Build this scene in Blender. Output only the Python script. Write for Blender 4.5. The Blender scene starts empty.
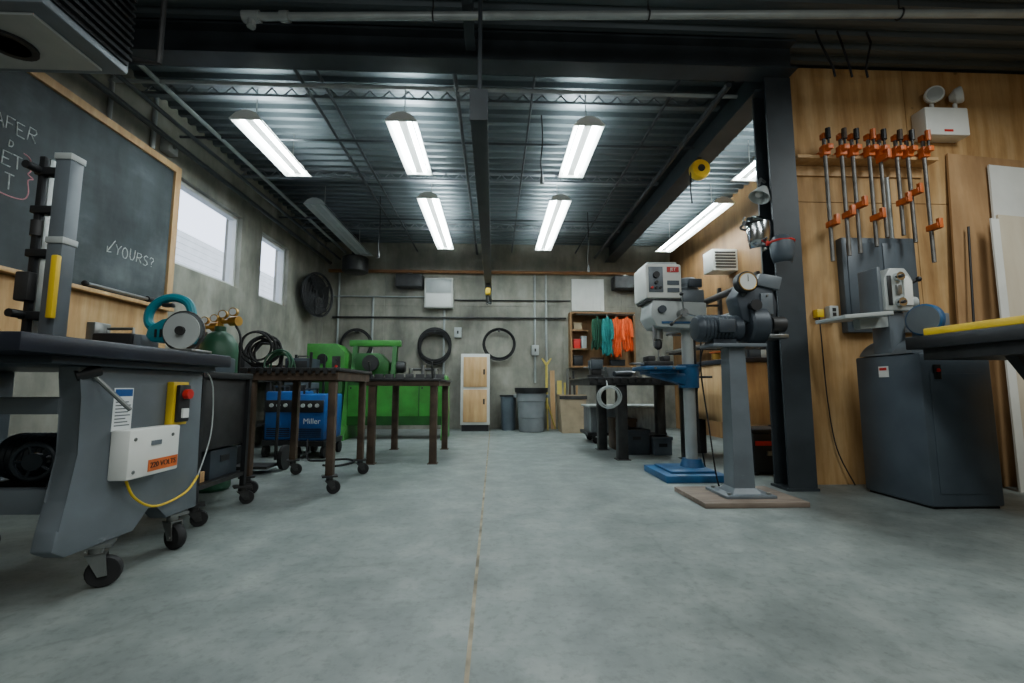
import bpy, bmesh, math, random
from mathutils import Vector, Matrix
random.seed(4)
scene=bpy.context.scene
C=scene.collection
R=math.radians
PI=math.pi
OFF={}
def lin(c):
    return tuple((x/255/12.92) if x/255<=.04045 else ((x/255+.055)/1.055)**2.4 for x in c)
# ------------------------------------------------------------------ materials
def mat(name,c,rough=.5,metal=0,var=.18,scale=6,bump=0,st=(1,1,1),c2=None,emit=0,detail=6,spec=.5):
    m=bpy.data.materials.new(name); m.use_nodes=True
    nt=m.node_tree; N=nt.nodes; L=nt.links
    b=N['Principled BSDF']
    b.inputs['Roughness'].default_value=rough; b.inputs['Metallic'].default_value=metal
    b.inputs['Specular IOR Level'].default_value=spec
    tc=N.new('ShaderNodeTexCoord'); mp=N.new('ShaderNodeMapping'); mp.inputs['Scale'].default_value=st
    no=N.new('ShaderNodeTexNoise'); no.inputs['Scale'].default_value=scale; no.inputs['Detail'].default_value=detail
    cr=N.new('ShaderNodeValToRGB')
    L.new(tc.outputs['Object'],mp.inputs['Vector']); L.new(mp.outputs['Vector'],no.inputs['Vector']); L.new(no.outputs['Fac'],cr.inputs['Fac'])
    a=lin(c)
    lo=tuple(x*(1-var) for x in a); hi=tuple(min(1,x*(1+var)) for x in a)
    if c2: lo=a; hi=lin(c2)
    cr.color_ramp.elements[0].position=.3; cr.color_ramp.elements[1].position=.7
    cr.color_ramp.elements[0].color=(*lo,1); cr.color_ramp.elements[1].color=(*hi,1)
    L.new(cr.outputs['Color'],b.inputs['Base Color'])
    if bump:
        bp=N.new('ShaderNodeBump'); bp.inputs['Strength'].default_value=bump; bp.inputs['Distance'].default_value=.01
        L.new(no.outputs['Fac'],bp.inputs['Height']); L.new(bp.outputs['Normal'],b.inputs['Normal'])
    if emit:
        b.inputs['Emission Color'].default_value=(*a,1); b.inputs['Emission Strength'].default_value=emit
    return m
def rich(name,stops,scale1,scale2,st1=(1,1,1),st2=(1,1,1),rough=.6,dark=.55,bump=.2,spk=None,spec=.4,rv=0,scr=0):
    """layered noises: broad tone, stains, specks, fine scratches"""
    m=bpy.data.materials.new(name); m.use_nodes=True
    nt=m.node_tree; N=nt.nodes; L=nt.links; b=N['Principled BSDF']
    b.inputs['Roughness'].default_value=rough; b.inputs['Specular IOR Level'].default_value=spec
    tc=N.new('ShaderNodeTexCoord')
    def noise(st,sc,det=8,ro=.6):
        mp=N.new('ShaderNodeMapping'); mp.inputs['Scale'].default_value=st
        no=N.new('ShaderNodeTexNoise'); no.inputs['Scale'].default_value=sc; no.inputs['Detail'].default_value=det
        no.inputs['Roughness'].default_value=ro
        L.new(tc.outputs['Object'],mp.inputs['Vector']); L.new(mp.outputs['Vector'],no.inputs['Vector']); return no
    def mul(A,B):
        mx=N.new('ShaderNodeMix'); mx.data_type='RGBA'; mx.blend_type='MULTIPLY'; mx.inputs['Factor'].default_value=1
        L.new(A,mx.inputs['A']); L.new(B,mx.inputs['B']); return mx.outputs['Result']
    n1=noise(st1,scale1); n2=noise(st2,scale2)
    cr=N.new('ShaderNodeValToRGB'); e=cr.color_ramp.elements
    e[0].position=.28; e[1].position=.72
    e[0].color=(*lin(stops[0]),1); e[1].color=(*lin(stops[-1]),1)
    if len(stops)==3:
        k=e.new(.5); k.color=(*lin(stops[1]),1)
    L.new(n1.outputs['Fac'],cr.inputs['Fac'])
    def ramp(sock,p0,p1,v0):
        r=N.new('ShaderNodeValToRGB'); r.color_ramp.elements[0].position=p0; r.color_ramp.elements[1].position=p1
        r.color_ramp.elements[0].color=(v0,v0,v0,1); r.color_ramp.elements[1].color=(1,1,1,1); L.new(sock,r.inputs['Fac']); return r.outputs['Color']
    out=mul(cr.outputs['Color'],ramp(n2.outputs['Fac'],.35,.6,dark))
    if spk:
        vo=N.new('ShaderNodeTexVoronoi'); vo.inputs['Scale'].default_value=spk[0]
        L.new(tc.outputs['Object'],vo.inputs['Vector'])
        out=mul(out,ramp(vo.outputs['Distance'],spk[1]*.6,spk[1],spk[2]))
    if scr:
        n3=noise((1,1,1),scr,4,.7); out=mul(out,ramp(n3.outputs['Fac'],.34,.5,.78))
        n5=noise((.5,5,1),2.2,5,.75); out=mul(out,ramp(n5.outputs['Fac'],.3,.42,.86))
        vo=N.new('ShaderNodeTexVoronoi'); vo.feature='DISTANCE_TO_EDGE'; vo.inputs['Scale'].default_value=.22
        n4=noise((1,1,1),1.4,6); ad=N.new('ShaderNodeVectorMath'); ad.operation='MULTIPLY_ADD'; ad.inputs[1].default_value=(.5,.5,.5)
        L.new(n4.outputs['Color'],ad.inputs[0]); L.new(tc.outputs['Object'],ad.inputs[2]); L.new(ad.outputs[0],vo.inputs['Vector'])
        out=mul(out,ramp(vo.outputs['Distance'],.0,.0009,.86))
    L.new(out,b.inputs['Base Color'])
    bp=N.new('ShaderNodeBump'); bp.inputs['Strength'].default_value=bump; bp.inputs['Distance'].default_value=.01
    L.new(n1.outputs['Fac'],bp.inputs['Height']); L.new(bp.outputs['Normal'],b.inputs['Normal'])
    if rv:
        mr=N.new('ShaderNodeMapRange'); mr.inputs['To Min'].default_value=rough-rv; mr.inputs['To Max'].default_value=rough+rv
        L.new(n2.outputs['Fac'],mr.inputs['Value']); L.new(mr.outputs[0],b.inputs['Roughness'])
    return m
M={}
M['floor']=rich('floor_concrete',[(102,110,108),(120,128,125),(140,147,143)],4.2,1.1,rough=.5,dark=.78,bump=.06,spk=(7,.045,.76),rv=.12,scr=26)
M['concrete']=rich('wall_concrete',[(112,113,103),(140,139,127),(164,162,149)],3.0,1.2,st1=(1,1,.7),st2=(1.5,1.5,.35),rough=.8,dark=.56,bump=.25,spk=(1.1,.03,.5))
M['ply']=rich('plywood_wall',[(156,116,70),(186,148,98),(208,174,126)],1.5,1.7,st1=(7,7,.7),st2=(1.3,1.3,.9),rough=.68,dark=.76,bump=.05,spk=(2.8,.06,.5))
M['plydark']=rich('brown_plywood',[(112,82,50),(134,100,62),(150,116,76)],1.6,1.0,st1=(5,5,.8),st2=(2,2,1),rough=.6,dark=.74,bump=.05,spk=(3,.05,.5))
M['sheet']=rich('leaning_sheet',[(150,114,76),(170,134,94),(188,152,110)],1.5,1.4,st1=(5,5,.7),st2=(2,2,1),rough=.65,dark=.8,bump=.04)
M['pale']=rich('pale_panel',[(196,184,160),(208,198,176),(218,210,190)],1.5,1.0,st1=(3,3,.6),st2=(2,2,.6),rough=.6,dark=.9,bump=.03)
M['deck']=mat('galvanised_deck',(92,101,104),.46,.5,.2,2.2,st=(.35,2.5,1))
M['beam']=mat('dark_steel_beam',(52,58,62),.5,.2,.25,4)
M['joist']=mat('grey_joist',(112,118,122),.45,.3,.2,4)
M['steel']=mat('bare_steel',(140,142,140),.32,.85,.2,9)
M['csteel']=mat('dull_clamp_bar',(112,110,106),.5,.7,.3,9)
M['dsteel']=mat('dark_table_steel',(58,58,58),.5,.5,.35,7)
M['rust']=mat('rusty_steel',(80,66,54),.65,.3,.35,9)
M['black']=mat('black_paint',(24,25,27),.5,0,.25,8)
M['rubber']=mat('black_rubber',(22,22,23),.75,0,.2,10)
M['slab']=mat('dark_worktop',(34,38,48),.34,.1,.25,6)
M['grey']=mat('grey_machine_paint',(98,106,112),.42,.1,.16,5)
M['bgrey']=mat('slate_cabinet_paint',(76,86,94),.42,.1,.16,4)
M['dslate']=mat('dark_slate_paint',(52,60,68),.42,.15,.2,6)
M['lgrey']=mat('light_grey_paint',(168,174,172),.42,.05,.1,6)
M['white']=mat('white_paint',(216,218,212),.4,0,.06,5)
M['offwhite']=mat('off_white_panel',(196,198,192),.6,0,.08,4)
M['blue']=mat('blue_machine_paint',(28,82,124),.42,.05,.3,6)
M['dblue']=mat('welder_blue',(20,82,150),.4,.05,.2,6)
M['green']=mat('green_machine_paint',(50,128,46),.48,.05,.3,4)
M['green2']=mat('deep_green_paint',(32,88,34),.48,.05,.3,4)
M['dgreen']=mat('cylinder_green',(34,80,56),.45,.1,.25,6)
M['teal']=mat('teal_plastic',(20,122,136),.38,0,.12,8)
M['tealcloth']=mat('teal_cloth',(22,116,112),.9,0,.25,9)
M['greencloth']=mat('dark_green_cloth',(24,70,50),.9,0,.25,9)
M['orangecloth']=mat('orange_cloth',(216,84,32),.9,0,.2,9)
M['orange']=mat('orange_paint',(198,98,40),.48,0,.25,9)
M['yellow']=mat('yellow_paint',(222,186,36),.45,0,.1,6)
M['ycord']=mat('yellow_cord',(196,176,84),.5,0,.1,6)
M['red']=mat('red_paint',(190,34,28),.4,0,.1,6)
M['brass']=mat('brass',(176,138,66),.35,.8,.15,9)
M['chrome']=mat('chrome',(205,208,210),.16,1,.05,6)
M['wood']=rich('pale_wood',[(178,138,92),(196,158,110),(210,176,130)],2,1.2,st1=(8,8,1),st2=(2,2,1),rough=.55,dark=.82,bump=.05)
M['bwood']=rich('worn_brown_wood',[(100,88,78),(122,108,96),(142,128,114)],3,2,st1=(1,8,8),rough=.7,dark=.7,bump=.1)
M['board']=rich('chalkboard_slate',[(42,50,52),(64,72,74),(104,112,114)],1.1,1.6,st1=(1,.8,1.5),st2=(1,2,.6),rough=.75,dark=.55,bump=.02)
M['chalk']=mat('white_chalk',(196,200,198),.9,0,.35,40)
M['pchalk']=mat('pink_chalk',(210,146,154),.9,0,.3,40)
M['tube']=mat('lit_tube',(234,248,252),.4,0,.02,3,emit=80)
M['offtube']=mat('unlit_tube',(190,195,195),.3,0,.05,3)
M['galv']=mat('galvanised_can',(120,126,128),.42,.55,.22,5,st=(6,6,1))
M['plastic']=mat('grey_plastic_can',(104,110,112),.55,0,.15,5)
M['snow']=mat('snow',(176,182,196),.8,0,.12,1.2)
M['card']=mat('tan_fibre_bin',(150,134,108),.8,0,.18,6)
M['pipe']=mat('grey_pipe',(150,156,154),.4,.2,.15,5)
M['brownpipe']=mat('brown_pipe',(140,98,62),.5,.2,.2,5)
M['dirt']=mat('joint_filler',(140,130,110),.9,0,.5,9)
M['paper']=mat('printed_paper',(226,230,230),.7,0,.04,5)
def pane_mat():
    m=bpy.data.materials.new('window_glass'); m.use_nodes=True; nt=m.node_tree; N=nt.nodes; L=nt.links
    N.remove(N['Principled BSDF']); o=N['Material Output']
    t=N.new('ShaderNodeBsdfTransparent'); g=N.new('ShaderNodeBsdfGlossy'); g.inputs['Roughness'].default_value=.05
    t.inputs['Color'].default_value=(.94,.96,1,1)
    x=N.new('ShaderNodeMixShader'); x.inputs['Fac'].default_value=.06
    L.new(t.outputs[0],x.inputs[1]); L.new(g.outputs[0],x.inputs[2]); L.new(x.outputs[0],o.inputs['Surface']); return m
M['pane']=pane_mat()
# ------------------------------------------------------------------ mesh builder
def frame(d):
    d=d.normalized(); a=Vector((0,0,1)) if abs(d.z)<.9 else Vector((1,0,0))
    u=d.cross(a).normalized(); return u,d.cross(u).normalized()
class MB:
    def __init__(s): s.bm=bmesh.new(); s.M=Matrix.Identity(4)
    def v(s,p): return s.bm.verts.new(s.M@Vector(p))
    def f(s,vs):
        try: return s.bm.faces.new(vs)
        except ValueError: return None
    def box(s,x0,x1,y0,y1,z0,z1,b=0):
        V=[s.v((x,y,z)) for z in (z0,z1) for y in (y0,y1) for x in (x0,x1)]
        fs=[s.f([V[i] for i in q]) for q in ((0,2,3,1),(4,5,7,6),(0,1,5,4),(2,6,7,3),(0,4,6,2),(1,3,7,5))]
        if b:
            es=list({e for f in fs if f for e in f.edges})
            bmesh.ops.bevel(s.bm,geom=es,offset=b,segments=2,profile=.5,affect='EDGES')
        return s
    def lathe(s,prof,o=(0,0,0),axis=(0,0,1),n=20,rot=0):
        o=Vector(o); d=Vector(axis).normalized(); u,w=frame(d); rings=[]
        for r,h in prof:
            if r<1e-6: rings.append([s.v(o+d*h)])
            else: rings.append([s.v(o+d*h+(u*math.cos(2*PI*i/n+rot)+w*math.sin(2*PI*i/n+rot))*r) for i in range(n)])
        for a,b in zip(rings,rings[1:]):
            for i in range(n):
                j=(i+1)%n
                if len(a)==1 and len(b)==1: continue
                if len(a)==1: s.f([a[0],b[i],b[j]])
                elif len(b)==1: s.f([a[i],a[j],b[0]])
                else: s.f([a[i],a[j],b[j],b[i]])
        if len(rings[0])>1: s.f(rings[0])
        if len(rings[-1])>1: s.f(rings[-1])
        return s
    def cyl(s,p0,p1,r,r1=None,n=16):
        p0=Vector(p0); p1=Vector(p1); d=p1-p0
        return s.lathe([(r,0),(r if r1 is None else r1,d.length)],p0,d,n)
    def ball(s,c,r,n=14):
        k=8; return s.lathe([(r*math.sin(PI*i/k),-r*math.cos(PI*i/k)) for i in range(k+1)],c,(0,0,1),n)
    def tube(s,pts,r,n=8,closed=False):
        P=[Vector(p) for p in pts]; m=len(P); rings=[]; u=None
        for i in range(m):
            if closed: t=P[(i+1)%m]-P[i-1]
            else: t=P[min(i+1,m-1)]-P[max(i-1,0)]
            t.normalize()
            if u is None: u,_=frame(t)
            u=(u-t*u.dot(t)).normalized(); w=t.cross(u)
            rr=r[i] if isinstance(r,(list,tuple)) else r
            rings.append([s.v(P[i]+(u*math.cos(2*PI*k/n)+w*math.sin(2*PI*k/n))*rr) for k in range(n)])
        for i in range(m if closed else m-1):
            a=rings[i]; b=rings[(i+1)%m]
            for k in range(n): s.f([a[k],a[(k+1)%n],b[(k+1)%n],b[k]])
        if not closed: s.f(rings[0]); s.f(rings[-1])
        return s
    def ring(s,c,axis,Rr,r,n=28,m=8):
        c=Vector(c); u,w=frame(Vector(axis))
        return s.tube([c+(u*math.cos(2*PI*i/n)+w*math.sin(2*PI*i/n))*Rr for i in range(n)],r,m,True)
    def prism(s,poly,ax,a,b,bev=0):
        def mk(p,h): return {'x':(h,p[0],p[1]),'y':(p[0],h,p[1]),'z':(p[0],p[1],h)}[ax]
        A=[s.v(mk(p,a)) for p in poly]; B=[s.v(mk(p,b)) for p in poly]; n=len(poly)
        fs=[s.f(A),s.f(B)]+[s.f([A[i],A[(i+1)%n],B[(i+1)%n],B[i]]) for i in range(n)]
        if bev:
            es=list({e for f in fs if f for e in f.edges})
            bmesh.ops.bevel(s.bm,geom=es,offset=bev,segments=2,profile=.5,affect='EDGES')
        return s
    def build(s,name,m,parent=None,world_root=True):
        bm=s.bm; bmesh.ops.recalc_face_normals(bm,faces=bm.faces[:])
        me=bpy.data.meshes.new(name); o=bpy.data.objects.new(name,me); C.objects.link(o)
        if parent is not None:
            off=OFF.get(parent.name)
            if off is not None:
                bmesh.ops.translate(bm,verts=bm.verts[:],vec=-off); OFF[o.name]=off
            o.parent=parent
        elif world_root:
            xs=[v.co for v in bm.verts]
            c=Vector(((min(v.x for v in xs)+max(v.x for v in xs))/2,(min(v.y for v in xs)+max(v.y for v in xs))/2,min(v.z for v in xs)))
            bmesh.ops.translate(bm,verts=bm.verts[:],vec=-c); o.location=c; OFF[o.name]=c
        bm.to_mesh(me); bm.free()
        me.polygons.foreach_set('use_smooth',[True]*len(me.polygons)); me.set_sharp_from_angle(angle=R(32))
        me.materials.append(M[m] if isinstance(m,str) else m)
        return o
def tag(o,label,cat,group=None):
    o['label']=label; o['category']=cat
    if group: o['group']=group
    return o
def thing(name,label,cat,loc,rz=0,group=None,world=False):
    o=bpy.data.objects.new(name,None); C.objects.link(o); o.location=loc; o.rotation_euler=(0,0,rz); o.empty_display_size=.1
    tag(o,label,cat,group)
    if world: OFF[o.name]=Vector(loc)
    return o
def struct(name,mb,m,parent=None):
    o=mb.build(name,m,parent,world_root=False)
    if parent is None: o['kind']='structure'
    return o
def text(name,s,size,m,parent,loc,rot,ext=.0008,align='CENTER'):
    """lettering as a flat mesh; loc is in the coordinates the parent was authored in"""
    cu=bpy.data.curves.new('t','FONT'); cu.body=s; cu.size=size; cu.extrude=ext; cu.align_x=align; cu.align_y='CENTER'
    t=bpy.data.objects.new('t',cu); C.objects.link(t)
    me=bpy.data.meshes.new_from_object(t.evaluated_get(bpy.context.evaluated_depsgraph_get()))
    bpy.data.objects.remove(t); me.name=name
    mt=Matrix.Translation(Vector(loc)-(OFF.get(parent.name) or Vector((0,0,0))))@Matrix.Rotation(rot[2],4,'Z')@Matrix.Rotation(rot[0],4,'X')
    me.transform(mt); me.materials.clear(); me.materials.append(M[m])
    o=bpy.data.objects.new(name,me); C.objects.link(o); o.parent=parent; return o
FRONT=(R(90),0,0)        # letters facing -Y
RIGHT=(R(90),0,R(90))    # letters facing +X
def cat(P,n=6):
    P=[Vector(p) for p in P]; out=[]
    for i in range(len(P)-1):
        a=P[max(i-1,0)]; b=P[i]; c=P[i+1]; d=P[min(i+2,len(P)-1)]
        for k in range(n):
            u=k/n; out.append(.5*((2*b)+(c-a)*u+(2*a-5*b+4*c-d)*u*u+(3*b-a-3*c+d)*u**3))
    out.append(P[-1]); return out
# ------------------------------------------------------------------ camera
cam=bpy.data.cameras.new('camera'); co=bpy.data.objects.new('camera',cam); C.objects.link(co)
cam.sensor_width=36; cam.lens=450*36/1024; cam.clip_start=.05
co.location=(0,0,.8); co.rotation_euler=(R(95.9),0,R(-2.29)); scene.camera=co
# ------------------------------------------------------------------ room
ZC=3.72
XL,XR,YB,YF,XRR=-3.4,3.65,9.0,-4.0,5.8
PX=2.54   # left end of the plywood partition
struct('floor',MB().box(XL-.3,XRR+.2,YF-.2,YB+.2,-.12,0),'floor')
struct('trim_1',MB().box(-.079,-.065,YF,YB,.0005,.002),'dirt')
mb=MB().box(XL-.2,XR+.3,YB+.012,YB+.2,0,ZC+.1)
xs=[XL-.2,-2.2,-1.0,.2,1.4,2.6,XR+.3]; zs=[0,1.22,2.44,ZC+.1]
for a,b in zip(xs,xs[1:]):
    for c,d in zip(zs,zs[1:]): mb.box(a+.003,b-.003,YB,YB+.0119,c+.003,d-.003)
struct('wall_back',mb,'concrete')
mb=MB(); W=[(4.75,6.02),(6.54,7.4)]; z0,z1=2.12,3.08
mb.box(XL-.22,XL,YF,YB,0,z0); mb.box(XL-.22,XL,YF,YB,z1,ZC+.1)
for a,b in ((YF,W[0][0]),(W[0][1],W[1][0]),(W[1][1],YB)): mb.box(XL-.22,XL,a,b,z0,z1)
struct('wall_left',mb,'concrete')
for i,(a,b) in enumerate(W):
    w=MB()
    for q in ((a,b,z0,z0+.04),(a,b,z1-.04,z1),(a,a+.04,z0+.04,z1-.04),(b-.04,b,z0+.04,z1-.04)): w.box(XL-.16,XL-.06,*q)
    o=struct('window_%d'%(i+1),w,'offwhite')
    struct('window_pane',MB().box(XL-.115,XL-.105,a+.04,b-.04,z0+.04,z1-.04),'pane',o)
mb=MB().box(XR,XR+.15,3.85,YB,0,ZC+.1); struct('wall_right',mb,'plydark')
mb=MB(); x=PX
while x<XRR:
    x2=min(x+1.22,XRR)
    mb.box(x,x2-.005,3.74,3.76,.0,2.44); mb.box(x,x2-.005,3.74,3.76,2.446,ZC); x=x2
mb.box(PX,XRR,3.762,3.85,0,ZC)
struct('wall_partition',mb,'ply')
struct('wall_rear',MB().box(XL,XRR,YF-.15,YF,0,ZC+.1),'concrete')
struct('wall_far_right',MB().box(XRR,XRR+.15,YF,3.85,0,ZC+.1),'ply')
# corrugated roof deck
prof=[]; y=YF; p=.15
while y<YB+.1:
    prof+= [(y,ZC),(y+.045,ZC),(y+.06,ZC+.045),(y+.135,ZC+.045)]; y+=p
mb=MB()
A=[mb.v((XL-.2,a,z)) for a,z in prof]; B=[mb.v((XRR+.1,a,z)) for a,z in prof]
for i in range(len(prof)-1): mb.f([A[i],A[i+1],B[i+1],B[i]])
struct('ceiling',mb,'deck')
# steel frame
def ibeam_x(mb,x0,x1,y,zb,zt,w,tf=.018,tw=.012):
    mb.box(x0,x1,y-w/2,y+w/2,zb,zb+tf); mb.box(x0,x1,y-w/2,y+w/2,zt-tf,zt); mb.box(x0,x1,y-tw/2,y+tw/2,zb+tf,zt-tf); return mb
def ibeam_y(mb,y0,y1,x,zb,zt,w,tf=.018,tw=.012):
    mb.box(x-w/2,x+w/2,y0,y1,zb,zb+tf); mb.box(x-w/2,x+w/2,y0,y1,zt-tf,zt); mb.box(x-tw/2,x+tw/2,y0,y1,zb+tf,zt-tf); return mb
tag(ibeam_x(MB(),XL,PX-.01,3.5,3.46,ZC,.18).build('steel_beam','beam'),'deep dark steel beam crossing the ceiling from left wall to column','beam')
tag(ibeam_y(MB(),3.6,YB,2.38,3.38,ZC,.22).build('steel_beam','beam'),'dark steel beam running lengthwise from the column to the back wall','beam')
mb=MB()
for (a,b,c,d) in ((PX-.23,PX-.005,3.52,3.54),(PX-.23,PX-.005,3.7,3.72),(PX-.125,PX-.105,3.54,3.7)): mb.box(a,b,c,d,.02,3.455)
mb.box(PX-.25,PX-.002,3.5,3.735,0,.02)
tag(mb.build('steel_column','beam'),'dark steel column standing at the end of the plywood wall','column')
for i,(y,nm) in enumerate(((4.2,'nearest'),(5.9,'middle'),(7.8,'farthest'))):
    mb=MB(); x0,x1=XL,2.26
    mb.box(x0,x1,y-.03,y+.03,3.60,3.607); mb.box(x0,x1,y-.03,y-.024,3.607,3.625); mb.box(x0,x1,y+.024,y+.03,3.607,3.625)
    mb.box(x0,x1,y-.03,y+.03,3.705,ZC)
    n=30
    for k in range(n):
        a=x0+(x1-x0)*k/n; b=x0+(x1-x0)*(k+.5)/n; c=x0+(x1-x0)*(k+1)/n
        mb.cyl((a,y,3.607),(b,y,3.705),.007,n=6); mb.cyl((b,y,3.705),(c,y,3.607),.007,n=6)
    tag(mb.build('roof_joist','joist'),'%s of the three thin open web joists under the roof deck'%nm,'joist','open web roof joists')
# hoist rail
t=thing('hoist_rail','long dark overhead rail running down the middle of the room','rail',(-.1,5.7,2.44),world=True)
ibeam_y(MB(),2.6,8.75,-.1,2.44,2.6,.105,.014,.012).build('rail_beam','beam',t)
for y in (2.75,4.9,6.2,8.6): MB().cyl((-.1,y,2.595),(-.1,y,ZC),.014,n=8).build('hanger_rod','beam',t)
MB().box(-.155,-.045,2.585,2.6,2.42,2.62).build('end_stop','beam',t)
t=thing('chain_hoist','small yellow chain hoist hanging from the overhead rail','hoist',(-.1,7.0,2.1),world=True)
MB().box(-.13,-.07,6.96,7.04,2.37,2.4395).build('trolley','black',t)
MB().box(-.14,-.06,6.95,7.05,2.26,2.37,.02).build('hoist_body','yellow',t)
MB().tube([(-.1,7,2.26),(-.1,7,2.17),(-.07,7,2.14),(-.1,7,2.11),(-.13,7,2.13)],.01).build('hook','dsteel',t)
tag(MB().box(-.24,-.16,1.2,3.40,3.52,3.59).box(-.24,-.16,1.2,1.25,3.59,ZC).box(-.24,-.16,2.6,2.65,3.59,ZC).build('strut_channel','beam'),'dark strut channel on the ceiling running towards the hoist rail','channel')
# ------------------------------------------------------------------ fluorescent lights
def fluoro(x,y0,y1,z,label,on=True):
    L=y1-y0
    t=thing('fluorescent_light',label,'ceiling light',(x,(y0+y1)/2,z),group='fluorescent ceiling fixtures')
    h=L/2; rm='white' if on else 'lgrey'
    MB().prism([(-.042,.03),(-.03,.085),(.03,.085),(.042,.03)],'y',-h,h).build('spine',rm,t)
    for s in (-1,1):
        MB().prism([(s*.15,0),(s*.092,.062),(s*.089,.06),(s*.145,0)],'y',-h,h).build('reflector',rm,t)
        MB().cyl((.064*s,-h+.04,.034),(.064*s,h-.04,.034),.021,n=10).build('tube','tube' if on else 'offtube',t)
        MB().prism([(-.15,.0),(-.09,.063),(-.03,.087),(.03,.087),(.09,.063),(.15,.0)],'y',s*h-.012,s*h+.012).build('end_cap',rm,t)
    for s in (-1,1): MB().cyl((0,s*h*.7,.085),(0,s*h*.7,ZC-z),.006,n=6).build('hanger','steel',t)
    return t
ZL=3.29
fluoro(-2.32,4.05,5.2,ZL,'lit fluorescent fixture nearest the left wall windows')
fluoro(-.88,4.02,5.1,ZL,'lit fluorescent fixture just left of the rail, in the near row')
fluoro(.9,4.02,5.1,ZL,'lit fluorescent fixture just right of the rail, in the near row')
fluoro(-.88,5.75,7.95,ZL,'long lit fluorescent fixture just left of the rail, in the far row')
fluoro(.88,5.75,7.95,ZL,'long lit fluorescent fixture just right of the rail, in the far row')
fluoro(3.1,5.75,7.95,ZL,'long lit fluorescent fixture beyond the lengthwise beam on the right')
fluoro(3.0,4.05,5.1,ZL,'lit fluorescent fixture half hidden behind the steel column')
fluoro(-2.45,6.0,8.4,ZL,'unlit grey fluorescent fixture towards the back left corner',False)
def area(loc,sx,sy,pw,col=(.94,1,.99)):
    l=bpy.data.lights.new('ceiling_lamp','AREA'); l.shape='RECTANGLE'; l.size=sx; l.size_y=sy; l.energy=pw; l.color=col
    o=bpy.data.objects.new('ceiling_lamp',l); C.objects.link(o); o.location=loc
def point(loc,pw):
    l=bpy.data.lights.new('ceiling_fill','POINT'); l.energy=pw; l.color=(.95,.98,1); l.shadow_soft_size=.3
    o=bpy.data.objects.new('ceiling_fill',l); C.objects.link(o); o.location=loc
area((-.8,.6,3.3),.3,2.4,32); area((1.5,.6,3.3),.3,2.4,48); area((3.9,1.6,3.4),.3,2.0,64); area((1.2,-2.2,3.3),.3,2.4,36)
point((-.9,.4,2.75),28); point((2.2,.2,2.75),32)  # added unseen fills, no real bulbs; they brighten the near beam and deck
w=bpy.data.worlds.new('sky'); scene.world=w; w.use_nodes=True
w.node_tree.nodes['Background'].inputs[0].default_value=(.80,.87,1,1); w.node_tree.nodes['Background'].inputs[1].default_value=4.2
# outside the windows
mb=MB(); nx,ny=6,18; G=[[mb.v((XL-.9-i*.55,3.2+j*.35,(0 if i==0 else 1.75)+.3*i+(0 if i==0 else .35*math.sin(j*.9+i)*(.3+.1*i)+.6*math.exp(-((j-7)/3)**2)))) for i in range(nx)] for j in range(ny)]
for j in range(ny-1):
    for i in range(nx-1): mb.f([G[j][i],G[j+1][i],G[j+1][i+1],G[j][i+1]])
tag(mb.build('snow_bank','snow'),'pale snow heap piled up outside the left windows','snow')
mb=MB()
for k in range(30): mb.prism([(-7.4,k*.15),(-7.4,.15+k*.15),(-7.43,.15+k*.15),(-7.43,k*.15)],'y',10.2,17); mb.box(-7.4,-7.385,10.2,17,k*.15,.02+k*.15)
tag(mb.build('neighbour_building','offwhite'),'pale clapboard building seen through the left windows','building')
# ------------------------------------------------------------------ pipes and ceiling services
def pipe(pts,r,m,name,label,cat_='pipe',group=None,n=10):
    return tag(MB().tube(pts,r,n).build(name,m),label,cat_,group)
t=thing('sprinkler_pipe','pale grey pipe with a capped tee running across under the near beam','pipe',(1.8,3.0,3.4),world=True)
def py(x): return 3.07-.045*(x+1.8)
PZ=3.47
MB().cyl((-1.72,py(-1.72),PZ),(XRR-.02,py(XRR),PZ),.028,n=12).build('pipe_run','pipe',t)
MB().cyl((-1.82,py(-1.82),PZ),(-1.7,py(-1.7),PZ),.042,n=12).build('end_tee','pipe',t)
MB().cyl((-1.76,py(-1.76),PZ),(-1.76,py(-1.76),PZ-.08),.03,n=10).build('drop_nipple','pipe',t)
MB().cyl((-1.55,py(-1.55),PZ),(-1.49,py(-1.49),PZ),.04,n=12).build('coupling','pipe',t)
for x in (-.45,1.1,2.9): MB().ring((x,py(x),PZ),(1,0,0),.036,.006,16,6).cyl((x,py(x),PZ+.035),(x,py(x),ZC),.006,n=6).build('clevis_hanger','dsteel',t)
pipe([(XL+.14,1.0,3.28),(XL+.14,8.9,3.28)],.028,'beam','conduit','dark pipe along the left wall just under the ceiling')
pipe([(XL+.3,1.5,3.53),(XL+.3,3.3,3.36),(XL+.3,4.4,3.36),(XL+.32,8.9,3.36)],.02,'beam','conduit','thin dark conduit high along the left side of the ceiling')
pipe([(XL+.42,3.62,3.5),(XL+.42,8.9,3.5)],.022,'pipe','conduit','pale conduit along the left edge of the roof deck')
pipe([(-1.55,3.62,3.54),(-1.55,8.9,3.54)],.014,'beam','conduit','thin conduit on the ceiling between the two left light rows')
pipe([(-1.72,3.62,3.52),(-1.72,7.4,3.52)],.016,'beam','conduit','dark conduit running beside the thin conduit left of the rail')
pipe([(.35,3.62,3.54),(.35,8.9,3.54)],.012,'beam','conduit','thin conduit on the ceiling right of the hoist rail')
pipe([(-.35,3.62,3.5),(-.35,8.9,3.5)],.02,'beam','conduit','dark pipe on the ceiling just left of the hoist rail')
pipe([(1.65,3.62,3.54),(1.65,8.9,3.54)],.014,'beam','conduit','thin conduit on the ceiling beside the lengthwise beam')
pipe([(2.05,3.62,3.45),(2.05,8.9,3.45)],.028,'beam','conduit','dark pipe running close beside the lengthwise beam')
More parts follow.
